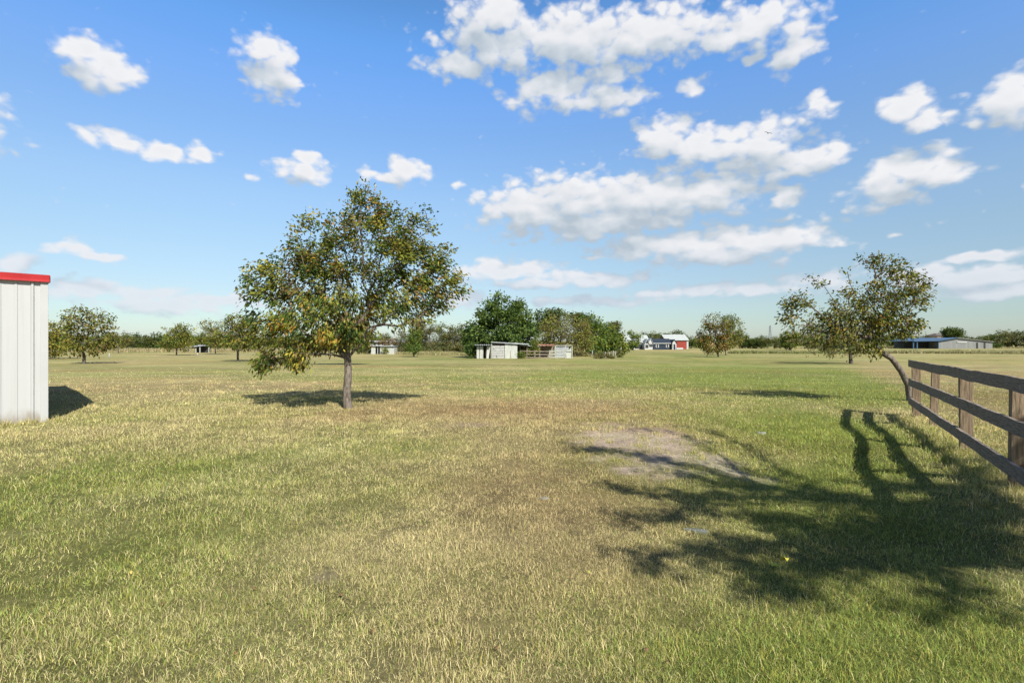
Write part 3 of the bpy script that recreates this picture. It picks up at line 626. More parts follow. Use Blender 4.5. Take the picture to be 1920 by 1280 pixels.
wv_, wf_, wc_ = make_leaves(WEEDS[0], WEEDS[1], 1, 0.004, 0.024, [((0.15, 0.22, 0.05), 3), ((0.14, 0.20, 0.05), 2), ((0.20, 0.17, 0.07), 1)], 6, 0.5, 0.0)
tag(mesh_np('weeds', wv_, [wf_], M_leaf, col=wc_), 'flat broad leaved weeds scattered through the turf', 'weeds', kind='stuff')
# big trees behind the stable
tree_px('cottonwood_tree', 'big dense dark green tree towering behind the white shed', 'tree', (944, 669), [(944, 655), (944, 640)],
    [(948,582,28,20),(920,594,26,22),(972,602,26,26),(900,615,26,22),(940,615,56,32),(985,630,26,26),(900,642,30,20),(945,645,50,22),(885,630,14,14),(940,562,14,12,2,0),(968,572,9,11,2),(918,574,10,10,2)], 420, 21000, 0.40, PAL_DARK, 31, 0.45, spread=0.42, seg=0.9, width=0.6, tipr=0.02, d=84, inner=0.5, clump=0.7, depth_k=0.8)
tree_px('hackberry_tree', 'broad brownish green twiggy tree behind the open stalls', 'tree', (1050, 668), [(1050, 655), (1050, 645)],
    [(1040,612,32,22),(1070,615,34,24),(1025,630,24,20),(1060,640,46,20),(1095,635,18,22),(1050,655,50,10),(1085,605,18,12)], 360, 9500, 0.30, [(OLV, 3), ((0.15, 0.13, 0.05), 3), (YGR, 2), (BRN, 1.2)], 32, 0.3, spread=0.45, seg=0.8, width=0.5, tipr=0.02, d=91, inner=0.4, clump=0.5)
tree_px('oak_tree', 'dark flat topped tree rising behind the brownish tree', 'tree', (1030, 660), [(1030, 645), (1028, 625)],
    [(1018,590,13,8),(1040,588,16,8),(1028,605,24,14),(1055,592,8,6)], 130, 3600, 0.45, PAL_DARK, 33, 0.3, spread=0.5, seg=0.9, width=0.6, tipr=0.02, d=120)
for k, (bp_, bl, lab, pal) in enumerate([
    ((1112, 664), [(1108,610,20,18),(1120,622,18,20),(1112,645,26,16)], 'leafy bright green tree, tallest right of the brownish tree', PAL_MID),
    ((1138, 663), [(1136,622,14,14),(1142,640,20,16),(1130,650,16,10)], 'mid green rounded tree second right of the brownish tree', PAL_MID),
    ((1158, 662), [(1156,640,14,16),(1160,652,16,9)], 'low green tree at the right end of the clump by the stalls', PAL_MID),
    ((1092, 661), [(1082,596,14,8),(1092,602,14,12),(1095,625,16,20)], 'narrow dark crown between brownish tree and bright green tree', PAL_DARK),
    ((1152, 658), [(1153,612,7,8),(1147,622,8,10),(1150,640,9,14)], 'thin grey green tree poking above the end of the clump', PAL_DUST)]):
    tree_px('broadleaf_tree', lab, 'tree', bp_, [(bp_[0], 655), (bp_[0], 645)], bl, 130, 3800, 0.40, pal, 40+k, 0.22, 'trees right of the stalls', spread=0.45, seg=0.8, width=0.6, tipr=0.02, d=98+6*k)

# scrubby trees of the hedge left of the big tree
r0 = random.Random(5)
ORD = ['leftmost', 'second', 'third', 'fourth', 'fifth', 'sixth', 'seventh', 'eighth', 'ninth']
for k, (cx, top) in enumerate([(722,622),(742,626),(760,615),(776,608),(790,604),(806,606),(820,608),(834,607),(848,610),(862,607),(876,612)]):
    bl = [(cx+r0.uniform(-4, 4), top+10, 8, 9), (cx+r0.uniform(-5, 5), top+24, 11, 12), (cx, 648, 13, 9)]
    pal = [PAL_DUST, PAL_DUST, PAL_MID][0 if k != 3 else 2]
    tree_px('scrub_tree', ('thin dusty scrub tree, ' + ('leftmost' if k == 2 else 'rightmost' if k == 10 else ORD[k-2]+' from the left') + ' in the hedge left of the dark tree') if k not in (0, 1) else ('low dusty scrub tree behind the low white shed, ' + ('left one' if k == 0 else 'right one')),
            'tree', (cx, 661), [(cx, 650), (cx+2, 640)], bl+[(cx-3, 655, 13, 6)], 100, 2700, 0.34, pal, 60+k, 0.09, 'scrub trees of the hedge' if k not in (0, 1) else 'scrub trees behind the white shed', spread=0.36, seg=0.8, width=0.45, tipr=0.018, d=(140 if k < 2 else 116)+r0.uniform(-3, 5), inner=0.3, shell=0.3)
tree_px('evergreen_bush', 'bright green bushy small tree standing in front of the scrub hedge', 'bush', (776, 663), [(776, 655)],
    [(777,630,9,12),(775,645,12,12),(780,652,10,7)], 60, 1900, 0.30, PAL_MID, 75, 0.1, spread=0.3, seg=0.8, width=0.5, tipr=0.015, d=88)

# distant tree rows: a few kinds, copied
def proto_tree(name, h, w, n_tips, leaves, size, pal, seed, low=0.1):
    o = empty(name, (0, 0, 0)); rr = random.Random(seed)
    bl = [(rr.uniform(-.3, .3)*w, rr.uniform(-.3, .3)*w, h*rr.uniform(0.35+low, 0.8), w*rr.uniform(.22, .38), w*rr.uniform(.25, .35), h*rr.uniform(.14, .24), 1) for _ in range(6)]
    bl.append((0, 0, h*0.42, w*0.46, w*0.4, h*0.26, 1))
    nodes, par, ch, rad, tips = skeleton([(0, 0, -0.1), (0, 0, h*0.15), (0.05, 0, h*0.3)], h*0.025, bl, n_tips, seed, seg=0.9, tipr=0.02)
    mb = MB(); bark_mesh(nodes, par, ch, rad, mb, seed); mb.build('trunk', M_bark2, o, smooth=True)
    cen = nodes[tips]; dr = cen-cen.mean(0); dr /= np.linalg.norm(dr, axis=1)[:, None]+1e-6
    V_, F_, c_ = make_leaves(cen, dr, int(leaves/len(cen)), size*1.0, size, pal, seed, 0.6, 0.2, 0.7); V_[:, 2] = np.maximum(V_[:, 2], 0.05)
    mesh_np('crown', V_, [F_], M_leaf, o, col=c_); return o
protos = [proto_tree('far_tree', 7, 8, 90, 2400, 0.5, PAL_MID, 81, -.15), proto_tree('far_tree', 7, 9, 90, 2400, 0.5, [(GRN, 3), (DGR, 3), (OLV, 2)], 82, -.15),
          proto_tree('far_tree', 7, 8, 90, 2200, 0.5, PAL_DUST, 83, -.12), proto_tree('far_tree', 7, 7, 80, 2000, 0.5, [(OLV, 3), (YGR, 3), (GRN, 2)], 84, -.15)]
used_p = set()
def far_tree(px, top_py, d, kind, label, group, wk=1.0, base=None):
    p = protos[kind]; o = p if kind not in used_p else copy_tree(p); used_p.add(kind)
    x = (px-960)/F*d; z = float(zt(x, d)); hgt = CAMH+(640-top_py)/F*d-z; s = hgt/7.2
    o.location = (x, d, z); o.scale = (s*wk, s*wk, s); o.rotation_euler = (0, 0, (px*7.13) % 6.28)
    tag(o, label, 'tree', group); return o
rf = random.Random(9)
ORD = ['leftmost', 'second', 'third', 'fourth', 'fifth', 'sixth', 'seventh', 'eighth', 'ninth', 'tenth', 'eleventh', 'twelfth', 'thirteenth', 'fourteenth', 'fifteenth', 'rightmost']
def ordl(i, n, kind, where): return f"{kind} tree, " + ('leftmost' if i == 0 else 'rightmost' if i == n-1 else ORD[i]+' from the left') + ' ' + where
KIND = ['green', 'dark green', 'grey green', 'olive']
LW = 'trees of the far wood at the left'
KL = ['bright green bushy tree in the low wood beyond the left field', 'dark green bushy tree in the low wood beyond the left field', 'greyish tree in the low wood beyond the left field', 'olive yellow tree in the low wood beyond the left field']
px = 60
while px < 720:
    k = rf.choice([0, 1, 1, 2, 3]); far_tree(px, rf.uniform(620, 629), rf.uniform(165, 205), k, KL[k], LW, rf.uniform(0.9, 1.3)); px += rf.uniform(9, 14)
ROW = [(1170,632,1,1),(1185,630,2,1),(1207,619,1,.6),(1218,622,1,.8),(1232,624,2,1.1),(1243,617,0,1.2),(1256,617,1,1.2),(1274,616,1,.5),(1280,627,3,1)]; N_ = len(ROW)
for i_, (px, tp, k, w) in enumerate(ROW):
    far_tree(px, tp, 262+rf.uniform(-8, 8), k, ordl(i_, N_, KIND[k], 'in the row behind the white farmhouse'), 'trees behind the farmhouse', w)
ROW = [(1296,628,1,1),(1306,630,3,1),(1318,627,2,1),(1392,628,2,1),(1402,624,1,.9),(1416,626,0,1),(1428,627,1,1),(1440,629,0,1),(1452,629,2,1.1),(1464,628,0,.9),(1512,626,1,1),(1530,628,3,1),(1550,629,1,1),(1572,628,2,1),(1620,628,1,1),(1640,629,1,1)]; N_ = len(ROW)
for i_, (px, tp, k, w) in enumerate(ROW):
    far_tree(px, tp, 225+rf.uniform(-12, 12), k, ordl(i_, N_, KIND[k], 'in the distant row right of the barn'), 'distant tree row right of the barn', w)
tree_px('round_tree', 'round dark bush like tree at the right end of the distant row', 'tree', (1482, 651), [(1482, 648), (1482, 644)], [(1476,632,9,10),(1488,632,10,10),(1482,642,15,8)], 90, 2800, 0.55, PAL_MID, 88, 0.3, spread=0.5, seg=1, width=0.6, tipr=0.03, d=170)
ROW = [(1668,627,2,1),(1680,624,1,1),(1695,622,1,1.1),(1712,624,2,1),(1728,627,1,1),(1742,630,0,1),(1752,632,3,1),(1808,630,2,1),(1822,627,1,1.2),(1840,625,1,1.3),(1856,627,0,1),(1872,620,2,1.2),(1888,616,2,1.5),(1905,617,1,1.5),(1925,620,2,1.3),(1950,622,1,1.3)]; N_ = len(ROW)
for i_, (px, tp, k, w) in enumerate(ROW):
    far_tree(px, tp, 290+rf.uniform(-15, 15), k, ordl(i_, N_, KIND[k], 'of those beyond the grey barn'), 'trees beyond the grey barn', w)
tree_px('round_tree', 'dark domed tree standing above the ridge of the blue roofed barn', 'tree', (1787, 648), [(1787, 642), (1787, 635)], [(1780,622,9,6),(1792,622,10,6),(1787,629,14,6),(1775,620,5,3)], 90, 2800, 0.8, PAL_DARK, 89, 0.4, spread=0.8, seg=1.2, width=0.6, tipr=0.04, d=285)
tree_px('young_tree', 'slim green tree in front of the white farmhouse', 'tree', (1186, 657), [(1186, 650), (1186, 644)], [(1184,628,4,10),(1190,640,9,10),(1182,646,9,8),(1196,632,5,7)], 90, 2400, 0.42, PAL_MID, 90, 0.2, spread=0.4, seg=1, width=0.5, tipr=0.03, d=172)

# ------------------------------------------------------------------ big tree right of the camera, out of frame, that throws the shade
def lift(px, py, H):
    x, y = P(px, py); k = H/math.tan(SUN_EL); return np.array([x-SHX*k, y-SHY*k, H])
LIMBS = [  # shadow pixels with heights; leaf radius, density
 ([(1880,965,3.0),(1760,950,3.9),(1600,925,4.6),(1440,895,5.0),(1300,868,5.3),(1180,848,5.5),(1075,836,5.6)], 0.15, 1.4),
 ([(1600,925,4.6),(1480,915,5.0),(1340,925,5.2),(1230,918,5.3),(1150,912,5.4)], 0.15, 1.2),
 ([(1440,895,5.0),(1370,850,5.6),(1290,818,5.9),(1190,805,6.0)], 0.10, 0.30),
 ([(1560,890,5.2),(1450,845,5.8),(1380,820,6.0),(1280,800,6.0)], 0.12, 0.5),
 ([(1340,925,5.2),(1270,955,5.2),(1170,962,5.3)], 0.12, 0.8),
 ([(1880,965,3.0),(1740,990,3.8),(1580,1005,4.4),(1420,1010,4.8),(1300,1030,5.0),(1200,1045,5.1)], 0.12, 1.2),
 ([(1740,990,3.8),(1640,1035,4.4),(1540,1065,4.8),(1430,1105,5.0)], 0.11, 1.1),
 ([(1640,1035,4.4),(1520,1050,4.7),(1400,1062,5.0)], 0.09, 0.6),
 ([(1640,1035,4.4),(1720,1050,4.9),(1800,1085,5.2),(1850,1120,5.4)], 0.10, 0.3),
 ([(1600,925,4.6),(1660,950,4.9),(1760,930,5.2),(1850,930,5.4)], 0.24, 0.8),
 ([(1740,990,3.8),(1640,990,4.5),(1540,985,4.9),(1440,955,5.2),(1370,950,5.3)], 0.22, 0.8),
 ([(1740,990,3.8),(1820,1000,4.4),(1900,1000,5.0),(1900,1060,5.2)], 0.24, 0.8),
 ([(1440,895,5.0),(1400,900,5.3),(1330,890,5.5),(1250,885,5.6)], 0.16, 1.0),
 ([(1600,925,4.6),(1540,900,5.1),(1470,880,5.4),(1410,870,5.6)], 0.2, 1.1),
 ([(1800,1085,5.2),(1790,1140,5.3),(1740,1165,5.3),(1700,1162,5.3)], 0.08, 0.35),
 ([(1880,965,3.0),(1800,920,4.0),(1700,900,4.8),(1600,880,5.2)], 0.20, 1.3),
 ([(1760,950,3.9),(1690,975,4.5),(1560,960,5.0),(1450,970,5.2)], 0.20, 1.3),
 ([(1800,920,4.0),(1840,880,5.2),(1880,860,6.0)], 0.22, 1.0),
 ([(1740,990,3.8),(1700,1040,4.5),(1800,1020,5.0),(1880,1040,5.4)], 0.22, 1.4),
]
rt = np.random.default_rng(77); base = np.array([6.75, 0.55, 0.0]); base[2] = float(zt(base[0], base[1]))
so = empty('shade_tree', base, label='tall spreading tree beside the lawn whose dappled shade falls in front of the fence', cat='tree')
mb = MB(); root = lift(1880, 965, 3.0); mb.tube([Vector(base*0)-Vector((0, 0, .05)), Vector((root-base)*0.5+np.array([.1, 0, 0])), Vector(root-base)], [0.24, 0.18, 0.15], 14)
cen = []; dirs = []
for li, (pts, lr, dens) in enumerate(LIMBS):
    P3 = [lift(*p)-base for p in pts]; sleeve = dens > 2.5; n = len(P3); th0 = 0.05 if not sleeve else 0.045
    rads = [max(0.008, (0.055 if pts[0][2] < 3.5 else th0*0.6)*(1-i_/(n-0.4))) for i_ in range(n)]
    mb.tube([Vector(p) for p in P3], rads, 8)
    for a, b in zip(P3[:-1], P3[1:]):
        L_ = np.linalg.norm(b-a); k = int(L_*((70 if li == len(LIMBS)-3 else 50) if sleeve else 30*dens))
        for _ in range(k):
            t = rt.uniform(); c_ = a+(b-a)*t
            if sleeve: c_ = c_+rt.normal(0, 0.045, 3)
            else:
                v = rt.normal(size=3); v /= np.linalg.norm(v); c2 = c_+v*rt.uniform(0.03, 0.10+lr*1.35); 
                if rt.uniform() < 0.4: mb.tube([Vector(c_), Vector(c2)], [0.006, 0.003], 4, cap=False)
                c_ = c2
            cen.append(c_); dirs.append((b-a)/L_)
mb.build('trunk', M_bark, so, smooth=True)
cen = np.array(cen); dirs = np.array(dirs)
V_, F_, c_ = make_leaves(cen, dirs, 14, 0.07, 0.09, PAL_MAIN, 3, 0.5, 0.3)
wv = V_+base; vis = (wv[:, 1] > 0.2) & (np.abs(wv[:, 0]) < wv[:, 1]*1.02) & (np.abs(wv[:, 2]-1.6) < wv[:, 1]*0.69)
print('SHADE leaves', len(V_)//4, 'in frame', int(vis.sum()))
mesh_np('crown', V_, [F_], M_leaf, so, col=c_)

# ------------------------------------------------------------------ white metal building at the left edge
def metal_building():
    d = -0.7071; o = empty('metal_building', (BC[0], BC[1], float(zt(*BC))), rz=R(225), label='tall white ribbed metal building with red eave trim at the left edge', cat='building')
    # local x runs along the lit wall away from the corner, local y points outward?  (rz 225: x -> (-.707,-.707), y -> (.707,-.707))
    Lw, Dp, H = 9.0, 9.0, 2.80; rise = 0.22
    def panel(mb, length, face):   # ribbed sheet profile along length
        prof = [(0.0, 0), (0.19, 0), (0.205, 0.03), (0.235, 0.03), (0.25, 0)]; s_ = 0.25; step = 0.2286
        while s_ < length-0.24:
            prof += [(s_, 0), (s_+step-0.055, 0), (s_+step-0.04, 0.009), (s_+step-0.015, 0.009), (s_+step, 0)]
            for m_ in (0.075, 0.13): prof.insert(-3, (s_+m_, 0)); 
            s_ += step
        prof.sort(key=lambda p: p[0]); return prof+[(length, 0)]
    pr = panel(None, Lw, 0); mb = MB(); n = len(pr); zb = -0.06
    mb.add([(x, y+0.0, zb) for x, y in pr]+[(x, y, H) for x, y in pr], [(i_+1, i_, n+i_, n+i_+1) for i_ in range(n-1)])
    mb.box((0, -0.10, zb), (Lw, -0.003, H)); mb.build('wall', M_wall, o)
    # gable end wall (hidden side) and the two others
    w = MB(); w.prism([(0, zb), (0, H), (-Dp/2, H+rise), (-Dp, H), (-Dp, zb)], 0, 0.1)
    me = [(v[1], v[0]-0.103, v[2]) for v in w.v]; w.v = me; w.build('end_wall', M_white, o)
    w = MB(); w.box((0.1, -Dp, zb), (Lw, -Dp+0.1, H)); w.build('back_wall', M_white, o)
    # corner trim, base seams
    t = MB(); t.box((-0.012, -0.11, zb), (0.105, 0.030, H-0.02)); t.build('corner_trim', M_white, o, bevel=0.004)
    t = MB()
    # red eave trim with a stepped profile, and rake trim on the gable end
    t.prism([(0.0, H-0.02), (0.085, H-0.02), (0.085, H+0.015), (0.06, H+0.02), (0.075, H+0.12), (0.0, H+0.13)], -0.03, Lw)
    t.v = [(v[1], v[0], v[2]) for v in t.v]; t.build('eave_trim', M_red, o)
    rk = MB()
    for a, b in (((-0.02, 0.0, H+0.05), (-0.02, -Dp/2, H+rise+0.05)), ((-0.02, -Dp/2, H+rise+0.05), (-0.02, -Dp, H+0.05))): rk.bar(a, b, 0.05, 0.14)
    rk.build('rake_trim', M_red, o)
    rf_ = MB(); rf_.bar((Lw/2, 0.04, H+0.10), (Lw/2, -Dp/2-0.1, H+rise+0.10), Lw, 0.04); rf_.bar((Lw/2, -Dp/2, H+rise+0.10), (Lw/2, -Dp-0.04, H+0.10), Lw-0.01, 0.04)
    rf_.build('roof', M_white, o)
    return o
metal_building()

# ------------------------------------------------------------------ plank fence at the right
FP = [gp(1719, 781), gp(1750, 797), gp(1812, 846), gp(1912, 930)]
d_ = (FP[2]-FP[0]).normalized(); d_.z = 0; FP.append(FP[2]+d_*4.75+Vector((0, 0, 0))); FP.append(FP[2]+d_*7.2)
FP = FP[:4]; FP[3] = FP[2]+d_*2.12
nrm = Vector((d_.y, -d_.x, 0));  nrm = nrm if nrm.x < 0 else -nrm      # towards the camera side (left)
fo = empty('plank_fence', FP[0], label='weathered three rail plank fence running along the right side', cat='fence')
def rough_bar(mb, a, b, w, h, seed, segs=14, amp=0.006):
    r_ = random.Random(seed); a = Vector(a); b = Vector(b); dd = (b-a).normalized(); up = Vector((0, 0, 1)); sd = dd.cross(up).normalized(); up = sd.cross(dd)
    base_i = len(mb.v); prof = [(-1, -1), (-.2, -1), (1, -1), (1, -.3), (1, .4), (1, 1), (.1, 1), (-1, 1), (-1, .3), (-1, -.4)]
    off = 0
    for i_ in range(segs+1):
        p = a+(b-a)*(i_/segs); off = 0.7*off+r_.uniform(-amp, amp)
        for (u, v) in prof:
            e = r_.uniform(-amp, amp)*0.5
            mb.v.append(tuple(p+sd*(w/2*u*(1+r_.uniform(-.05, .05)))+up*(h/2*v+off+e)))
    n = len(prof)
    for i_ in range(segs):
        for k in range(n): mb.f.append((base_i+i_*n+k, base_i+i_*n+(k+1) % n, base_i+(i_+1)*n+(k+1) % n, base_i+(i_+1)*n+k))
    mb.f.append(tuple(base_i+k for k in range(n-1, -1, -1))); mb.f.append(tuple(base_i+segs*n+k for k in range(n)))
for k, p in enumerate(FP):
    q_ = p-FP[0]; top = 1.17; z0 = float(zt(p.x, p.y))-FP[0].z; mb = MB(); ang = math.atan2(d_.y, d_.x)
    s_ = 0.075 if k != 1 else 0.062
    mb.box((-s_*0.62, -s_, z0-0.1), (s_*0.62, s_, z0+top-(0.03 if k else 0)), Matrix.Translation((q_.x, q_.y, 0)) @ Matrix.Rotation(ang+R(2*k-3), 4, 'Z') @ Matrix.Rotation(R([0.6, -2.0, 0.5, -0.8, 0.6, 0][k]), 4, 'X'))
    mb.build('post', M_post, fo, bevel=0.006)
off = nrm*0.105
RH = [(1.145, 1.17), (0.745, 0.72), (0.345, 0.25)]      # heights at far end, heights near the frame edge
for j, (h0, h1) in enumerate(RH):
    a = FP[0]-d_*0.16; e = FP[3]; z_off = float(zt(FP[0].x, FP[0].y))
    pts = []
    for t_ in (0.0, 0.645, 1.42):
        p = a+(e-a)*t_; pts.append(Vector((p.x, p.y, h0+(h1-h0)*t_+FP[0].z))+off-FP[0])
    mb = MB(); rough_bar(mb, pts[0], pts[1], 0.04, 0.15, 10+j, 26, 0.0055); mb.build('rail', M_rail, fo)
    mb = MB(); rough_bar(mb, pts[1]+(pts[2]-pts[1]).normalized()*0.006, pts[2], 0.04, 0.15, 20+j, 26, 0.0055); mb.build('rail', M_rail, fo)

# ------------------------------------------------------------------ small buildings (each built in a local frame facing the camera)
def frame_at(px, py, d=None):
    x, y = P(px, py)
    if d is not None: y = d; x = (px-960)/F*d
    return Vector((x, y, float(zt(x, y))))
class Loc:
    """local metres from pixels at a fixed distance"""
    def __init__(s, px, py, d=None): s.o = frame_at(px, py, d); s.d = s.o.y; s.k = s.d/F
    def x(s, px): return (px-960)*s.k-s.o.x
    def z(s, py): return CAMH+(640-py)*s.k-s.o.z
def corr_sheet(mb, x0, x1, y0, z0, y1, z1, pitch=0.5, amp=0.08, th=0.03):
    """corrugated roof sheet; ridges run from front (y0) to back (y1)"""
    n = max(4, int((x1-x0)/(pitch/4))); vs = []
    for i_ in range(n+1):
        x = x0+(x1-x0)*i_/n; w = amp*math.sin(2*math.pi*(x-x0)/pitch)
        vs += [(x, y0, z0+w), (x, y1, z1+w), (x, y0, z0+w-th), (x, y1, z1+w-th)]
    fs = []
    for i_ in range(n):
        a = i_*4; b = a+4; fs += [(a, b, b+1, a+1), (a+3, b+3, b+2, a+2), (a+2, b+2, b, a), (a+1, b+1, b+3, a+3)]
    mb.add(vs, fs)

# white stable shed with garage door
L = Loc(946, 671.5); X_, Z_ = L.x, L.z
s = empty('stable_shed', L.o, label='white weathered stable shed with peeling door under the big dark tree', cat='shed')
mb = MB(); xl, xd, xr = X_(921), X_(946.5), X_(970); zt_ = Z_(641)
mb.box((xd, 0, -.1), (xr, 0.1, zt_-0.12)); mb.box((xl, 0.1, -.1), (xl+0.1, 4, zt_-0.1)); mb.box((xr-0.1, 0.103, -.1), (xr, 4, zt_-0.2)); mb.box((xl+.1, 3.9, -.1), (xr-.1, 4, zt_-0.2)); mb.build('wall', M_shedw, s)
mb = MB(); mb.box((xl, -0.04, -.1), (xl+0.14, 0.098, zt_-0.05)); mb.box((xl+0.143, -0.02, zt_-0.2), (xd-0.003, 0.098, zt_-0.05)); mb.build('door_frame', M_pale, s)
mb = MB()
for k in range(5): h = (zt_-0.55)/5; mb.box((xl+0.15, 0.02+0.012*(k % 2), k*h+0.02), (xd-0.06, 0.07, (k+1)*h-0.015))
mb.build('door', M_shedd, s)
mb = MB(); mb.box((xl+0.145, 0.04, zt_-0.52), (xd-0.01, 0.095, zt_-0.203)); mb.build('door_track', M_dark, s)
mb = MB(); mb.box((xl+.15, .11, 0), (xd-.01, 3.8, 0.02)); mb.box((X_(956.3), -0.03, 0), (X_(957.3), -0.002, 1.15)); mb.build('trim_board', M_brown, s)
mb = MB(); mb.prism([(X_(920.5), zt_-0.05), (X_(920.5), zt_+0.03), (X_(992), zt_-0.26), (X_(992), zt_-0.42)], -0.3, 4.1); mb.build('roof', M_galv, s)
# corrugated lean-to
L2 = Loc(906, 671.5); X2, Z2 = L2.x, L2.z
s = empty('lean_to_shed', L2.o, label='small corrugated lean-to with white sheets and a black gap, left of the stable shed', cat='shed')
mb = MB(); corr_sheet(mb, X2(890), X2(920.3), -0.7, Z2(646.5), 3.2, Z2(647.5)+0.1, 0.32, 0.055); mb.build('roof', M_galv, s)
for (a, b, lean) in ((894, 898.5, 0), (899.6, 905.5, 0), (912, 919.2, 0.03)):
    mb = MB(); mb.add([(X2(a), 0, -.1), (X2(b)-lean*8, 0, -.1), (X2(b), 0, Z2(648.8)), (X2(a)+lean*3, 0, Z2(648.8)), (X2(a), .05, -.1), (X2(b)-lean*8, .05, -.1), (X2(b), .05, Z2(648.8)), (X2(a)+lean*3, .05, Z2(648.8))], [(0,1,2,3),(7,6,5,4),(0,4,5,1),(1,5,6,2),(2,6,7,3),(3,7,4,0)]); mb.build('wall_sheet', M_shedw, s)
mb = MB()
for a in (893.6, 899.1, 906.2, 911.6, 919.6): mb = MB(); mb.box((X2(a)-.03, 0.06, -.1), (X2(a)+.03, 0.14, Z2(648.4))); mb.build('post', M_brown, s)
mb = MB(); mb.box((X2(894), 3.0, -.1), (X2(919), 3.1, Z2(648.5))); mb.build('back_wall', M_brown, s)
mb = MB(); mb.box((X2(894), 0.15, -.1), (X2(894)+.05, 3.0, Z2(649))); mb.build('side_wall', M_shedw, s)
mb = MB(); mb.box((X2(919.5)-.05, 0.15, -.1), (X2(919.5), 3.0, Z2(649))); mb.build('side_wall', M_shedw, s)
# open stalls
L3 = Loc(1020, 669.5, L.d+2.0); X3, Z3 = L3.x, L3.z
s = empty('open_stall', L3.o, label='open sided horse stall with rusty roof edge and pale frame right of the shed', cat='stall')
mb = MB(); mb.prism([(X3(971), Z3(646.5)), (X3(1010), Z3(648.5)), (X3(1010), Z3(649.5)), (X3(971), Z3(647.8))], -0.3, 3.6); mb.build('roof', M_galv, s)
mb = MB(); corr_sheet(mb, X3(1010.5), X3(1041), -0.4, Z3(647.5), 3.6, Z3(645.5), 0.5, 0.05); mb.build('roof', M_rust, s); s.children[-1]['label'] = 'rusty red corrugated roof'
for a in (975, 988, 1012, 1041.5, 1060, 1072.5):
    mb = MB(); mb.box((X3(a)-.06, -0.2, -.2), (X3(a)+.06, -0.08, Z3(648.2))); mb.build('post', M_pale if a > 1035 else M_brown, s)
mb = MB(); mb.box((X3(1042.2), -0.19, Z3(648.0)), (X3(1071.8), -0.09, Z3(646.9))); mb.build('beam', M_pale, s)
mb = MB(); mb.box((X3(1060.8), -.17, Z3(659)), (X3(1071.8), -.1, Z3(658))); mb.build('beam', M_pale, s)
mb = MB(); mb.box((X3(1042.3), 3.0, Z3(648.6)), (X3(1072), 3.1, Z3(647.6))); mb.build('beam', M_pale, s)
mb = MB(); mb.box((X3(972), 3.4, -.2), (X3(1041), 3.5, Z3(648.9)))
mb.build('back_wall', M_brown, s)
mb = MB()
for k in range(16):
    a = X3(1043)+k*(X3(1071)-X3(1043))/16; mb.box((a, 3.2, -.2), (a+.11, 3.24, Z3(649.5-random.Random(k).random())))
mb.build('slat_wall', M_galv, s)
mb = MB(); mb.add([(X3(1062), -.06, -.1), (X3(1071.5), -.06, -.1), (X3(1071.5), -.06, Z3(650.5)), (X3(1066), -.06, Z3(656)), (X3(1061.5), -.06, Z3(659)), (X3(1062), -.02, -.1), (X3(1071.5), -.02, -.1), (X3(1071.5), -.02, Z3(650.5)), (X3(1066), -.02, Z3(656)), (X3(1061.5), -.02, Z3(659))], [(0,1,2,3,4),(9,8,7,6,5),(0,5,6,1),(1,6,7,2),(2,7,8,3),(3,8,9,4),(4,9,5,0)]); mb.build('side_panel', M_shedw, s)
# corral fence before the stalls
s = empty('corral_fence', frame_at(1018, 671.5, L.d-1.5), label='low three rail corral fence in front of the open stalls', cat='fence')
Lc = Loc(1018, 671.5, L.d-1.5); Xc, Zc = Lc.x, Lc.z
for a in (976, 988, 1003, 1030, 1045, 1060):
    mb = MB(); mb.box((Xc(a)-.07, -.07, -.2), (Xc(a)+.07, .07, Zc(656.5))); mb.build('post', M_pale if a >= 1030 else M_brown, s)
for zz in (658.2, 664, 669.5):
    mb = MB(); mb.bar((Xc(976), -.1, Zc(zz)), (Xc(1030), -.1, Zc(zz+.6)), 0.05, 0.14); mb.build('rail', M_brown, s)
    mb = MB(); mb.bar((Xc(1030)+.01, -.1, Zc(zz+.3)), (Xc(1061), -.1, Zc(zz-1.3)), 0.05, 0.16); mb.build('rail', M_pale, s)
# shrubs at the stalls
def shrub(lab, bp_, bl, n, leaves, size, pal, seed, group=None, **kw):
    return tree_px('shrub', lab, 'shrub', bp_, [(bp_[0], bp_[1]-2)], bl, n, leaves, size, pal, seed, 0.05, group, spread=kw.pop('spread', 0.22), seg=0.5, width=0.5, tipr=0.01, **kw)
shrub('tall dark green shrub growing in front of the open stall', (1001, 671.5), [(1001,652,6,8),(999,662,8,7),(1004,642,5,6)], 60, 1500, 0.22, PAL_MID, 101, d=L.d-0.7)
shrub('small bright green shrub at the left end of the corral fence', (978, 672), [(978,664,5,6)], 30, 600, 0.18, PAL_MID, 102, d=L.d-2.6)
shrub('green shrub leaning on the left side of the lean-to', (888, 672), [(886,660,9,10),(884,650,8,9)], 60, 1500, 0.25, PAL_DARK, 103, d=L.d+1)
shrub('low dark shrub beside the pale wire fence posts', (1161, 670), [(1162,663,4,6)], 30, 600, 0.2, PAL_BRN, 104)
shrub('low grey brush along the pale wire fence', (1128, 672), [(1125,666,14,4),(1145,667,8,4)], 50, 900, 0.2, PAL_BRN, 105)
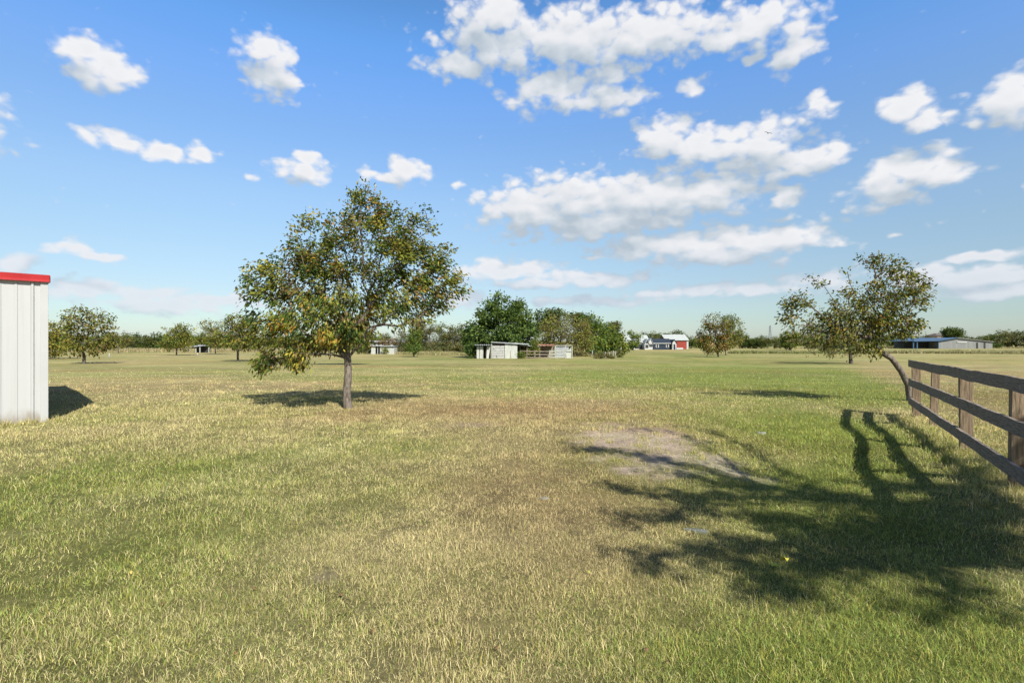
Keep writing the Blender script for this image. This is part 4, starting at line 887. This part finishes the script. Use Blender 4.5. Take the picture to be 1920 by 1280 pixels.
# wire fence posts
s = empty('wire_fence', frame_at(1135, 671), label='short row of white wire fence posts right of the stalls', cat='fence'); Lw_ = Loc(1135, 671)
tops = []
for (a, tp, bt, dy) in ((1110.5, 656, 667, 12), (1135, 659.5, 673, -1), (1142.5, 660, 671, 3), (1150, 658, 670, 5), (1154, 658, 670, 6), (1164.5, 651, 662, 26)):
    d2 = Lw_.d+dy; x = (a-960)/F*d2-s.location.x; z1 = CAMH+(640-tp)/F*d2-s.location.z; z0 = float(zt(x+s.location.x, d2))-s.location.z-.1
    mb = MB(); mb.tube([(x, dy, z0), (x, dy, z1)], 0.07, 8); mb.build('post', M_white, s); tops.append((x, dy, z0, z1))
tops.sort(); mb = MB()
for a, b in zip(tops[:-1], tops[1:]):
    for f in (0.35, 0.65, 0.92): mb.tube([(a[0], a[1], a[2]+(a[3]-a[2])*f), (b[0], b[1], b[2]+(b[3]-b[2])*f)], 0.008, 4)
mb.build('wire', M_steel, s)

# tumbledown white shed and white trailer at left of centre
L4 = Loc(717, 663.5); X4, Z4 = L4.x, L4.z
s = empty('flat_roof_shed', L4.o, label='low white flat roofed shed with dark doorway seen past the large tree trunk', cat='shed')
mb = MB(); zr = Z4(648.5)
mb.box((X4(696), 0, -.1), (X4(704), 0.1, zr)); mb.box((X4(712.5), 0, -.1), (X4(739), 0.1, zr)); mb.box((X4(696), .1, -.1), (X4(696)+.1, 3, zr)); mb.box((X4(739)-.1, .1, -.1), (X4(739), 3, zr)); mb.box((X4(696)+.1, 2.9, -.1), (X4(739)-.1, 3, zr)); mb.build('wall', M_shedw, s)
mb = MB(); mb.prism([(X4(694.5), zr+.01), (X4(694.5), zr+.14), (X4(740), zr+.02), (X4(740), zr-.1)], -.4, 3.2); mb.build('roof', M_galv, s)
mb = MB(); mb.box((X4(707.6), .03, -.1), (X4(708.6), .09, zr-.02)); mb.build('door_post', M_shedw, s)
shrub('young yellow green shrub against the low white shed', (721, 664.5), [(720,655,5,6),(725,657,4,5)], 34, 600, 0.2, PAL_ORCH, 106, d=L4.d-1.2)
L5 = Loc(722, 662, L4.d+9); X5, Z5 = L5.x, L5.z
s = empty('white_cottage', L5.o, label='white cottage with shallow roof and porch arch standing behind the low white shed', cat='building')
mb = MB(); mb.box((X5(690), 0, -.1), (X5(736), 0.2, Z5(640.5))); mb.box((X5(736.2), 2.2, -.1), (X5(749), 2.4, Z5(641))); mb.box((X5(690), .2, -.1), (X5(690)+.2, 5, Z5(641))); mb.build('wall', M_house, s)
mb = MB(); mb.prism([(X5(687), Z5(641)), (X5(690), Z5(638.6)), (X5(748), Z5(638.2)), (X5(751), Z5(641.2))], -.6, 5.4); mb.build('roof', M_galv, s)
for a in (703, 711, 721, 730):
    mb = MB(); mb.box((X5(a)-.35, -.05, Z5(646.5)), (X5(a)+.2, -.005, Z5(642.5))); mb.build('window', M_glass, s)
mb = MB(); mb.bar((X5(749.5), -.2, -.1), (X5(747.5), -.2, Z5(641.2)), 0.25, 0.4, up=(0, 1, 0)); mb.bar((X5(735), -.2, Z5(642.6)), (X5(748), -.2, Z5(640.5)), 0.2, 0.2); mb.build('porch', M_house, s)
shrub('grey brush filling the yard left of the white cottage', (683, 663), [(680,652,9,8),(690,656,6,6)], 60, 1300, 0.3, PAL_DUST, 107, d=L4.d+2)
shrub('reddish brown brush over the roof of the low white shed', (726, 663), [(722,642,16,5),(735,640,10,6)], 50, 1100, 0.3, [(BRN, 3), (GRY, 1), ((0.2, 0.13, 0.1), 2)], 108, d=L4.d+6, )
# dry brush along the hedge foot
def strip_grass(name, label, pa, pb, n, depth, h, seed, cols, hv=0.4, wk=1.0, cat='grass'):
    r = np.random.default_rng(seed); a = P(*pa); b = P(*pb); t = r.uniform(0, 1, n); x = a[0]+(b[0]-a[0])*t; y = a[1]+(b[1]-a[1])*t+r.uniform(0, depth, n)
    L = h*r.uniform(1-hv, 1+hv, n)*(0.35+1.2*fbm(x, y, 4, 3, seed)); cc = np.array(cols)[r.integers(0, len(cols), n)]*r.uniform(0.75, 1.2, n)[:, None]
    V_, c_ = blades(x, y, L, np.full(n, 0.05*wk)*r.uniform(.6, 1.4, n), np.clip(np.abs(r.normal(0.3, 0.3, n)), 0.02, 1.1), cc, r)
    return tag(blade_obj(name, V_, c_), label, cat, kind='stuff')
TAN = [(0.34, 0.27, 0.16), (0.28, 0.24, 0.12), (0.40, 0.33, 0.21), (0.20, 0.19, 0.08)]
PGR = [(0.30, 0.31, 0.13), (0.22, 0.25, 0.09), (0.36, 0.34, 0.18), (0.15, 0.2, 0.06)]
strip_grass('tall_grass', 'band of tall dry tan grass across the far left field', (40, 661), (520, 660), 26000, 40, 0.75, 1, TAN, wk=2)
strip_grass('tall_grass', 'dry tan weeds along the foot of the scrub hedge', (740, 664), (895, 666.5), 7000, 6, 0.6, 2, TAN+[(0.2, 0.22, 0.06)], wk=1.5)
strip_grass('tall_grass', 'uncut green and tan grass around the pale wire fence', (1072, 668), (1170, 666), 9000, 14, 0.6, 3, TAN+PGR, wk=1.5)
strip_grass('tall_grass', 'long pale green grass strip across the far right field', (1380, 662.5), (1660, 662.5), 12000, 5, 0.6, 4, PGR, wk=2)
strip_grass('tall_grass', 'long pale tan grass strip behind the plank fence end', (1640, 661.5), (2000, 664), 14000, 6, 0.7, 5, [(0.42, 0.38, 0.22), (0.36, 0.33, 0.19), (0.28, 0.27, 0.13)], wk=2)
strip_grass('tall_grass', 'dry tan grass in the field before the grey barn', (1640, 653), (2000, 653.5), 16000, 60, 0.6, 6, TAN, wk=3)
for k, (px, tp, w) in enumerate([(1768,643,10),(1785,641,12),(1800,641,12),(1815,637,9),(1832,644,10),(1848,646,9),(1866,646,8)]):
    shrub('bright weedy green bush growing in front of the grey barn' if k < 4 else 'darker weedy bush right of the bright bushes by the grey barn', (px, 653), [(px, (tp+652)/2, w, (652-tp)/2+1)], 50, 1300, 0.45, PAL_MID if k < 4 else PAL_DARK, 120+k,
          'weedy bushes before the grey barn' if k < 4 else 'darker bushes before the grey barn', spread=0.5)

# open shed with pale roof in the left field
L6 = Loc(372, 661); X6, Z6 = L6.x, L6.z
s = empty('open_shed', L6.o, label='small open pole shed with pale tilted roof in the left field', cat='shed')
mb = MB(); mb.add([(X6(354), -1.5, Z6(650.8)), (X6(379), -1.5, Z6(648.2)), (X6(388), 2, Z6(646.4)), (X6(364), 2, Z6(646.6))]+[(X6(354), -1.5, Z6(650.8)-.12), (X6(379), -1.5, Z6(648.2)-.12), (X6(388), 2, Z6(646.4)-.12), (X6(364), 2, Z6(646.6)-.12)], [(0,1,2,3),(7,6,5,4),(4,5,1,0),(5,6,2,1),(6,7,3,2),(7,4,0,3)]); mb.build('roof', M_galv, s)
for a in (357, 371.5, 379, 387):
    mb = MB(); mb.box((X6(a)-.1, -1.0 if a < 380 else 1.0, -.2), (X6(a)+.1, -.8 if a < 380 else 1.2, Z6(650.2))); mb.build('post', M_pale, s)
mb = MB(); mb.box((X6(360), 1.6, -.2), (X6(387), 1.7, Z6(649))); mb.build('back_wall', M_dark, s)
# white marker posts
for (a, tp, bt, lab) in ((205, 662.5, 672.5, 'short white marker post at the track right of the airy tree'), (370.5, 661, 666.5, 'short white marker post in front of the open pole shed')):
    Lp = Loc(a, bt); h = Lp.z(tp); mb = MB(); mb.tube([(0, 0, -.1), (0, 0, h*0.9), (0, 0, h*0.97), (0, 0, h)], [0.07, 0.07, 0.06, 0.02], 10)
    o = mb.build('marker_post', M_white, smooth=True); o.location = Lp.o; tag(o, lab, 'post', 'white marker posts along the track')
# pale dirt track in the left field
pts = [P(20, 671), P(90, 670.5), P(200, 669.3), P(330, 667), P(460, 665.5), P(560, 665)]
vs = []; fs = []
for k in range(60):
    t = k/59*(len(pts)-1); i_ = min(int(t), len(pts)-2); f = t-i_; x = pts[i_][0]*(1-f)+pts[i_+1][0]*f; y = pts[i_][1]*(1-f)+pts[i_+1][1]*f
    for dy in (-0.7, 0.0, 0.7): vs.append((x, y+dy+0.2*math.sin(k*1.7), float(zt(x, y+dy))+0.05))
for k in range(59):
    for j in range(2): a = k*3+j; fs.append((a, a+3, a+4, a+1))
mb = MB(); mb.add(vs, fs); M_track = surf_mat('track_soil', (0.36, 0.32, 0.21), (0.50, 0.45, 0.32), 1.2, 0.95, 0.3)
tag(mb.build('dirt_track', M_track, smooth=True), kind='structure')

# ------------------------------------------------------------------ farmhouses and barn
def gable_z(mb, x0, x1, y0, y1, ze, zr):   # gable whose ridge runs along y (gable faces camera)
    xm = (x0+x1)/2; mb.prism([(x0, -0.2), (x0, ze), (xm, zr), (x1, ze), (x1, -0.2)], y0, y1)
def roof_y(mb, x0, x1, y0, y1, ze, zr, oh=0.4, th=0.18):
    xm = (x0+x1)/2; sl = (zr-ze)/(xm-x0)
    for sx, xe in ((-1, x0), (1, x1)):
        xo = xe+sx*oh; zo = ze-sl*oh
        mb.prism([(xo, zo+.02), (xm, zr+.02), (xm, zr+th), (xo, zo+th)] if sx < 0 else [(xm, zr+.02), (xo, zo+.02), (xo, zo+th), (xm, zr+th)], y0-oh, y1+oh)
def roof_x(mb, x0, x1, y0, y1, ze, zr, oh=0.4, th=0.18):   # ridge runs along x
    ym = (y0+y1)/2; sl = (zr-ze)/(ym-y0)
    for sy, ye in ((-1, y0), (1, y1)):
        yo = ye+sy*oh; zo = ze-sl*oh; q_ = [(yo, zo+.02), (ym, zr+.02), (ym, zr+th), (yo, zo+th)]
        vs = [(x0-oh, a, b) for a, b in q_]+[(x1+oh, a, b) for a, b in q_]
        mb.add(vs, [(0,1,2,3),(7,6,5,4),(0,4,5,1),(1,5,6,2),(2,6,7,3),(3,7,4,0)])
L7 = Loc(1230, 655.5); X7, Z7 = L7.x, L7.z; dk = L7.k
# white farmhouse
s = empty('farmhouse', (L7.o.x+X7(1200), L7.o.y, L7.o.z), label='white farmhouse with pale roof and two gabled porches left of the navy garage', cat='house'); ox = X7(1200)
def XX(px): return X7(px)-ox
mb = MB(); mb.box((XX(1172), 3, -.2), (XX(1222), 12, Z7(640))); 
mb.build('wall', M_house, s)
mb = MB(); roof_x(mb, XX(1172), XX(1221), 3, 12, Z7(641.5), Z7(628.5)); mb.build('roof', M_roofw, s)
mb = MB(); gable_z(mb, XX(1208), XX(1216.5), -0.5, 2.9, Z7(645), Z7(636)); mb.build('porch_gable', M_house, s); 
mb = MB(); roof_y(mb, XX(1208), XX(1216.5), -0.5, 2.9, Z7(645), Z7(636), 0.3); mb.build('roof', M_roofw, s)
mb = MB(); gable_z(mb, XX(1216.8), XX(1224.5), 0.5, 2.9, Z7(642.5), Z7(634)); mb.build('porch_gable', M_house, s)
mb = MB(); roof_y(mb, XX(1216.8), XX(1224.5), 0.5, 2.9, Z7(642.5), Z7(634), 0.3); mb.build('roof', M_roofw, s)
for (a, w_, z0, z1, y_) in ((1203.5, 1.7, 653.5, 645, 2.96), (1188, 2.0, 652, 645.5, 2.96), (1212.3, .5, 652, 646, -.56), (1221, .6, 650, 645, .44), (1178, 1.0, 652, 646, 2.96)):
    mb = MB(); mb.box((XX(a)-w_, y_-.04, Z7(z0)), (XX(a)+w_, y_+.03, Z7(z1))); mb.build('window', M_glass, s)
mb = MB(); mb.add([(XX(1209.6), -.56, Z7(643.5)), (XX(1214.8), -.56, Z7(643.5)), (XX(1212.2), -.56, Z7(638.5)), (XX(1209.6), -.52, Z7(643.5)), (XX(1214.8), -.52, Z7(643.5)), (XX(1212.2), -.52, Z7(638.5))], [(0,1,2),(5,4,3),(0,3,4,1),(1,4,5,2),(2,5,3,0)]); mb.build('gable_siding', M_navy, s)
# navy garage
s = empty('garage', (L7.o.x+X7(1245), L7.o.y+1, L7.o.z), label='navy blue garage with dark roof and white trimmed gable porch between farmhouse and red barn', cat='garage'); ox = X7(1245)
mb = MB(); mb.box((XX(1226), 0, -.2), (XX(1260), 8, Z7(643.5))); mb.build('wall', M_navy, s)
mb = MB(); roof_x(mb, XX(1226), XX(1260), 0, 8, Z7(643.5), Z7(635.5)); mb.build('roof', M_navyroof, s)
mb = MB(); mb.box((XX(1226), -.42, Z7(644.2)), (XX(1260), -.36, Z7(643.0))); mb.box((XX(1229), 3.9, Z7(636.2)), (XX(1262), 4.1, Z7(634.9))); mb.build('fascia', M_house, s)
for a in (1234, 1253):
    mb = MB(); mb.box((XX(a)-.55, -.07, Z7(651.5)), (XX(a)+.55, -.005, Z7(644.5))); f_ = mb.build('window_frame', M_house, s)
    mb = MB(); mb.box((XX(a)-.28, -.11, Z7(651)), (XX(a)+.28, -.073, Z7(645))); mb.build('pane', M_glass, f_)
mb = MB(); gable_z(mb, XX(1260.4), XX(1268), -1.2, 6, Z7(642.5), Z7(637)); mb.build('porch_gable', M_house, s)
mb = MB(); roof_y(mb, XX(1260.4), XX(1268), -1.2, 6, Z7(642.5), Z7(637), .3); mb.build('roof', M_navyroof, s)
mb = MB(); mb.box((XX(1262.6), -1.26, -.1), (XX(1265.8), -1.205, Z7(645))); mb.build('door', M_navy, s)
# red barn
s = empty('red_barn', (L7.o.x+X7(1270), L7.o.y+14, L7.o.z), label='red metal barn with white roof and white corner trim right of the farmhouse', cat='barn'); dkk = (L7.d+14)/F
def XB(px): return (px-1270)*dkk+((1270-960)*dkk-s.location.x)
def ZB(py): return CAMH+(640-py)*dkk-s.location.z
mb = MB(); mb.box((XB(1251), 0, -.2), (XB(1288.6), 9, ZB(637.5))); mb.build('wall', M_barn, s)
mb = MB(); mb.prism([(0, ZB(637.5)+.01), (4.5, ZB(628)), (9, ZB(637.5)+.01)], XB(1251), XB(1288.6)); mb.v = [(v[1], v[0], v[2]) for v in mb.v]; mb.build('gable_wall', M_barn, s)
mb = MB(); roof_x(mb, XB(1249), XB(1289), 0, 9, ZB(637.0), ZB(627.5), 0.5); mb.build('roof', M_roofw, s)
mb = MB(); mb.box((XB(1287.4), -.08, -.1), (XB(1289.1), -.005, ZB(638.3))); mb.box((XB(1250.8), -.08, ZB(638.6)), (XB(1287.3), -.005, ZB(637.2))); mb.build('corner_trim', M_house, s)
mb = MB(); mb.box((XB(1289.3), 0, -.1), (XB(1290.8), .2, ZB(637))); mb.box((XB(1289.3), 8.8, -.1), (XB(1290.8), 9, ZB(637))); mb.build('lean_post', M_house, s)
# white bench like trough in front of the barn
for (a, lab, w_) in ((1274, 'low white water trough on the grass before the red barn', 2.0),):
    Lq = Loc(a, 655.3, L7.d-2); mb = MB(); mb.box((-w_*.6, -.4, .1), (w_*.6, .4, .75)); mb.box((-w_*.5, -.3, -.1), (-w_*.4, .3, .098)); mb.box((w_*.4, -.3, -.1), (w_*.5, .3, .098)); o = mb.build('water_trough', M_house, bevel=.05); o.location = Lq.o; tag(o, lab, 'trough')

# grey blue-roofed barn at the right
L8 = Loc(1790, 651.3, 215); X8, Z8 = L8.x, L8.z
s = empty('long_barn', L8.o, label='long low grey metal barn with blue roof edge behind the plank fence', cat='barn')
mb = MB(); mb.prism([(X8(1759.5), -.2), (X8(1759.5), Z8(640.5)), (X8(1793), Z8(634)), (X8(1845), Z8(639.8)), (X8(1861), Z8(641.5)), (X8(1861), -.2)], 0, 25); mb.build('wall', M_greywall, s)
mb = MB(); mb.prism([(X8(1711), Z8(640.2)), (X8(1759), Z8(639.3)), (X8(1793), Z8(633.6)), (X8(1793), Z8(632.6)), (X8(1756), Z8(638.2)), (X8(1711), Z8(638.8))], -.8, 25.5); mb.build('roof', M_blue, s)
mb = MB(); mb.prism([(X8(1793.1), Z8(633.9)), (X8(1862), Z8(641.3)), (X8(1862), Z8(640.3)), (X8(1793.1), Z8(632.7))], -.6, 25.5); mb.build('roof', M_greywall, s)
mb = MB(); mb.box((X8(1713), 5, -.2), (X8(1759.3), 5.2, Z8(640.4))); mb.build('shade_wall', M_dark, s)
for a in (1712, 1719, 1759): mb = MB(); mb.box((X8(a)-.2, -.3, -.2), (X8(a)+.2, .1, Z8(640.4)) if a < 1759 else (X8(a)+.1, -.01, Z8(640.4))); mb.build('post', M_blue, s)
mb = MB(); mb.box((X8(1794), -.25, Z8(642.5)), (X8(1812), -.02, Z8(640.6))); mb.build('awning', M_house, s)
for a in (1832, 1846): mb = MB(); mb.box((X8(a)-.35, -.12, -.1), (X8(a)+.35, -.01, Z8(642))); mb.build('downpipe', M_dark, s)
# hip roof house on the horizon
L9 = Loc(1767, 645, 330); s = empty('brick_house', L9.o, label='tan brick house with brown hip roof on the horizon above the blue roofed barn', cat='house')
mb = MB(); mb.box((L9.x(1757), 0, -1), (L9.x(1777), 10, L9.z(629))); mb.build('wall', M_tan, s)
xa, xb, zc, zd = L9.x(1755.5), L9.x(1778), L9.z(629.5), L9.z(624.3)
mb = MB(); mb.add([(xa, -.8, zc), (xb, -.8, zc), (xb, 10.8, zc), (xa, 10.8, zc), (L9.x(1765), 5, zd), (L9.x(1769), 5, zd)], [(0,1,5,4),(1,2,5),(2,3,4,5),(3,0,4),(3,2,1,0)]); mb.build('roof', M_roofb, s)

# lattice towers on the horizon
def tower(px, top, lab, d=620):
    x = (px-960)/F*d; z = float(zt(x, d)); h = CAMH+(640-top)/F*d-z; s = empty('pylon', (x, d, z), label=lab, cat='pylon'); mb = MB(); w = h*0.13
    lv = [0, .22, .42, .58, .72, .84, .93, 1.0]
    def c(f): hw = w/2*(1-f)**1.2+0.5; return [(-hw, -hw, h*f), (hw, -hw, h*f), (hw, hw, h*f), (-hw, hw, h*f)]
    for a, b in zip(lv[:-1], lv[1:]):
        A, B = c(a), c(b)
        for k in range(4): mb.tube([A[k], B[k]], 0.16, 4); mb.tube([A[k], B[(k+1) % 4]], 0.09, 4); mb.tube([A[(k+1) % 4], B[k]], 0.09, 4)
    mb.build('mast', M_steel, s); mb = MB()
    for f, wl in ((.72, .2), (.84, .16), (.93, .12)): mb.tube([(-h*wl, 0, h*f), (0, 0, h*f+.5), (h*wl, 0, h*f)], 0.14, 4)
    mb.build('crossarm', M_steel, s)
tower(1444, 610, 'slender lattice pylon on the horizon left of the leaning tree')
tower(1712, 603, 'slender lattice pylon on the horizon just right of the leaning tree')

# ------------------------------------------------------------------ little things on the lawn
def stone(px, py, w, dp, h, lab, seed, name='flat_stone', rz=0.0, mat=None):
    r_ = random.Random(seed); p = gp(px, py); mb = MB(); n = 14; ring = []
    for lvl, (sc_, z) in enumerate(((1.0, -.02), (1.0, h*.6), (.93, h), (.5, h*1.05))):
        for k in range(n):
            a = 2*math.pi*k/n; rr_ = 1+0.16*math.sin(3*a+seed)+0.08*random.Random(seed*31+k).uniform(-1, 1); mb.v.append((w/2*sc_*rr_*math.cos(a), dp/2*sc_*rr_*math.sin(a), z*(1+0.15*math.sin(a*2+seed))))
    for l in range(3):
        for k in range(n): mb.f.append((l*n+k, l*n+(k+1) % n, (l+1)*n+(k+1) % n, (l+1)*n+k))
    mb.f.append(tuple(3*n+k for k in range(n)))
    o = mb.build(name, mat or M_stone, smooth=False, bevel=0.003); o.location = p; o.rotation_euler = (0, 0, rz); tag(o, lab, 'stone'); return o
stone(1426, 804, 0.17, 0.10, 0.03, 'small pale flat stone in the sunny grass beyond the tree shade', 3)
stone(1306, 979, 0.22, 0.06, 0.022, 'long grey slab of stone lying in the grass within the dappled shade', 5, rz=-0.35)
stone(1020, 931, 0.09, 0.05, 0.012, 'small dark flat stone sunk in the brown grass', 6, mat=M_greywall)
def leaf(px, py, size, colr, lab, seed, up=0.3, grp=None, name='fallen_leaf'):
    r_ = random.Random(seed); p = gp(px, py); mb = MB(); n = 7
    for i_ in range(n):
        t = i_/(n-1); w = size*0.3*math.sin(math.pi*min(t*0.92+0.06, 1)); z = up*size*math.sin(t*2.2); x = size*(t-.5)
        mb.v += [(x, -w, z+w*.4), (x, 0, z), (x, w, z+w*.4)]
    for i_ in range(n-1):
        for j in range(2): a = i_*3+j; mb.f.append((a, a+3, a+4, a+1))
    m_ = surf_mat('dry_leaf', [c*0.75 for c in colr], colr, 30, 0.6, 0.2); o = mb.build(name, m_, smooth=True)
    o.location = p+Vector((0, 0, 0.02)); o.rotation_euler = (r_.uniform(-.4, .4), r_.uniform(-.4, .4), r_.uniform(0, 6)); tag(o, lab, 'leaf', grp)
    s2 = o.modifiers.new('thickness', 'SOLIDIFY'); s2.thickness = 0.0012; return o
leaf(1466, 1044, 0.075, (0.72, 0.62, 0.08), 'bright yellow curled leaf standing up in the grass at the edge of the shade', 1, 0.9)
leaf(1452, 1048, 0.06, (0.42, 0.45, 0.06), 'yellow green leaf lying just left of the bright yellow leaf', 2)
leaf(1104, 1076, 0.032, (0.35, 0.33, 0.07), 'lone yellow green leaf in sunny grass left of the shade', 3)
leaf(246, 1081, 0.028, (0.50, 0.38, 0.10), 'small orange yellow leaf in the lower left grass', 4)
leaf(181, 1117, 0.028, (0.42, 0.36, 0.12), 'tiny pale yellow leaf nearest the lower left corner', 5)
for k, (a, b) in enumerate(((435, 1110), (478, 1114), (305, 1140), (640, 1125), (442, 1237), (1210, 1215), (700, 1190), (930, 1222), (850, 945), (1250, 1240), (560, 1005))):
    leaf(a, b, 0.03, (0.20, 0.11, 0.05), 'curled brown dead leaf in the near lawn', 20+k, 0.4, 'brown dead leaves in the near lawn')
# bird
p = at(1440, 250, 70); mb = MB(); sp = 0.62
mb.tube([(-.22, 0, 0), (-.12, 0, .01), (0, 0, .0), (.16, 0, .0), (.28, 0, 0)], [.015, .05, .07, .04, .02], 8)
bo = mb.build('bird', M_black, smooth=True); bo.location = p; bo.rotation_euler = (R(25), R(-8), R(70)); tag(bo, 'black bird gliding high in front of a white cloud', 'bird')
for sy in (-1, 1):
    w = MB(); w.add([(-.1, sy*.03, .02), (.1, sy*.03, .02), (.12, sy*.25, .13), (-.08, sy*.25, .12), (.0, sy*.5, .06), (.06, sy*.48, .06)], [(0,1,2,3),(3,2,5,4)]); wo_ = w.build('wing', M_black, bo)
    w2 = wo_.modifiers.new('thickness', 'SOLIDIFY'); w2.thickness = .02
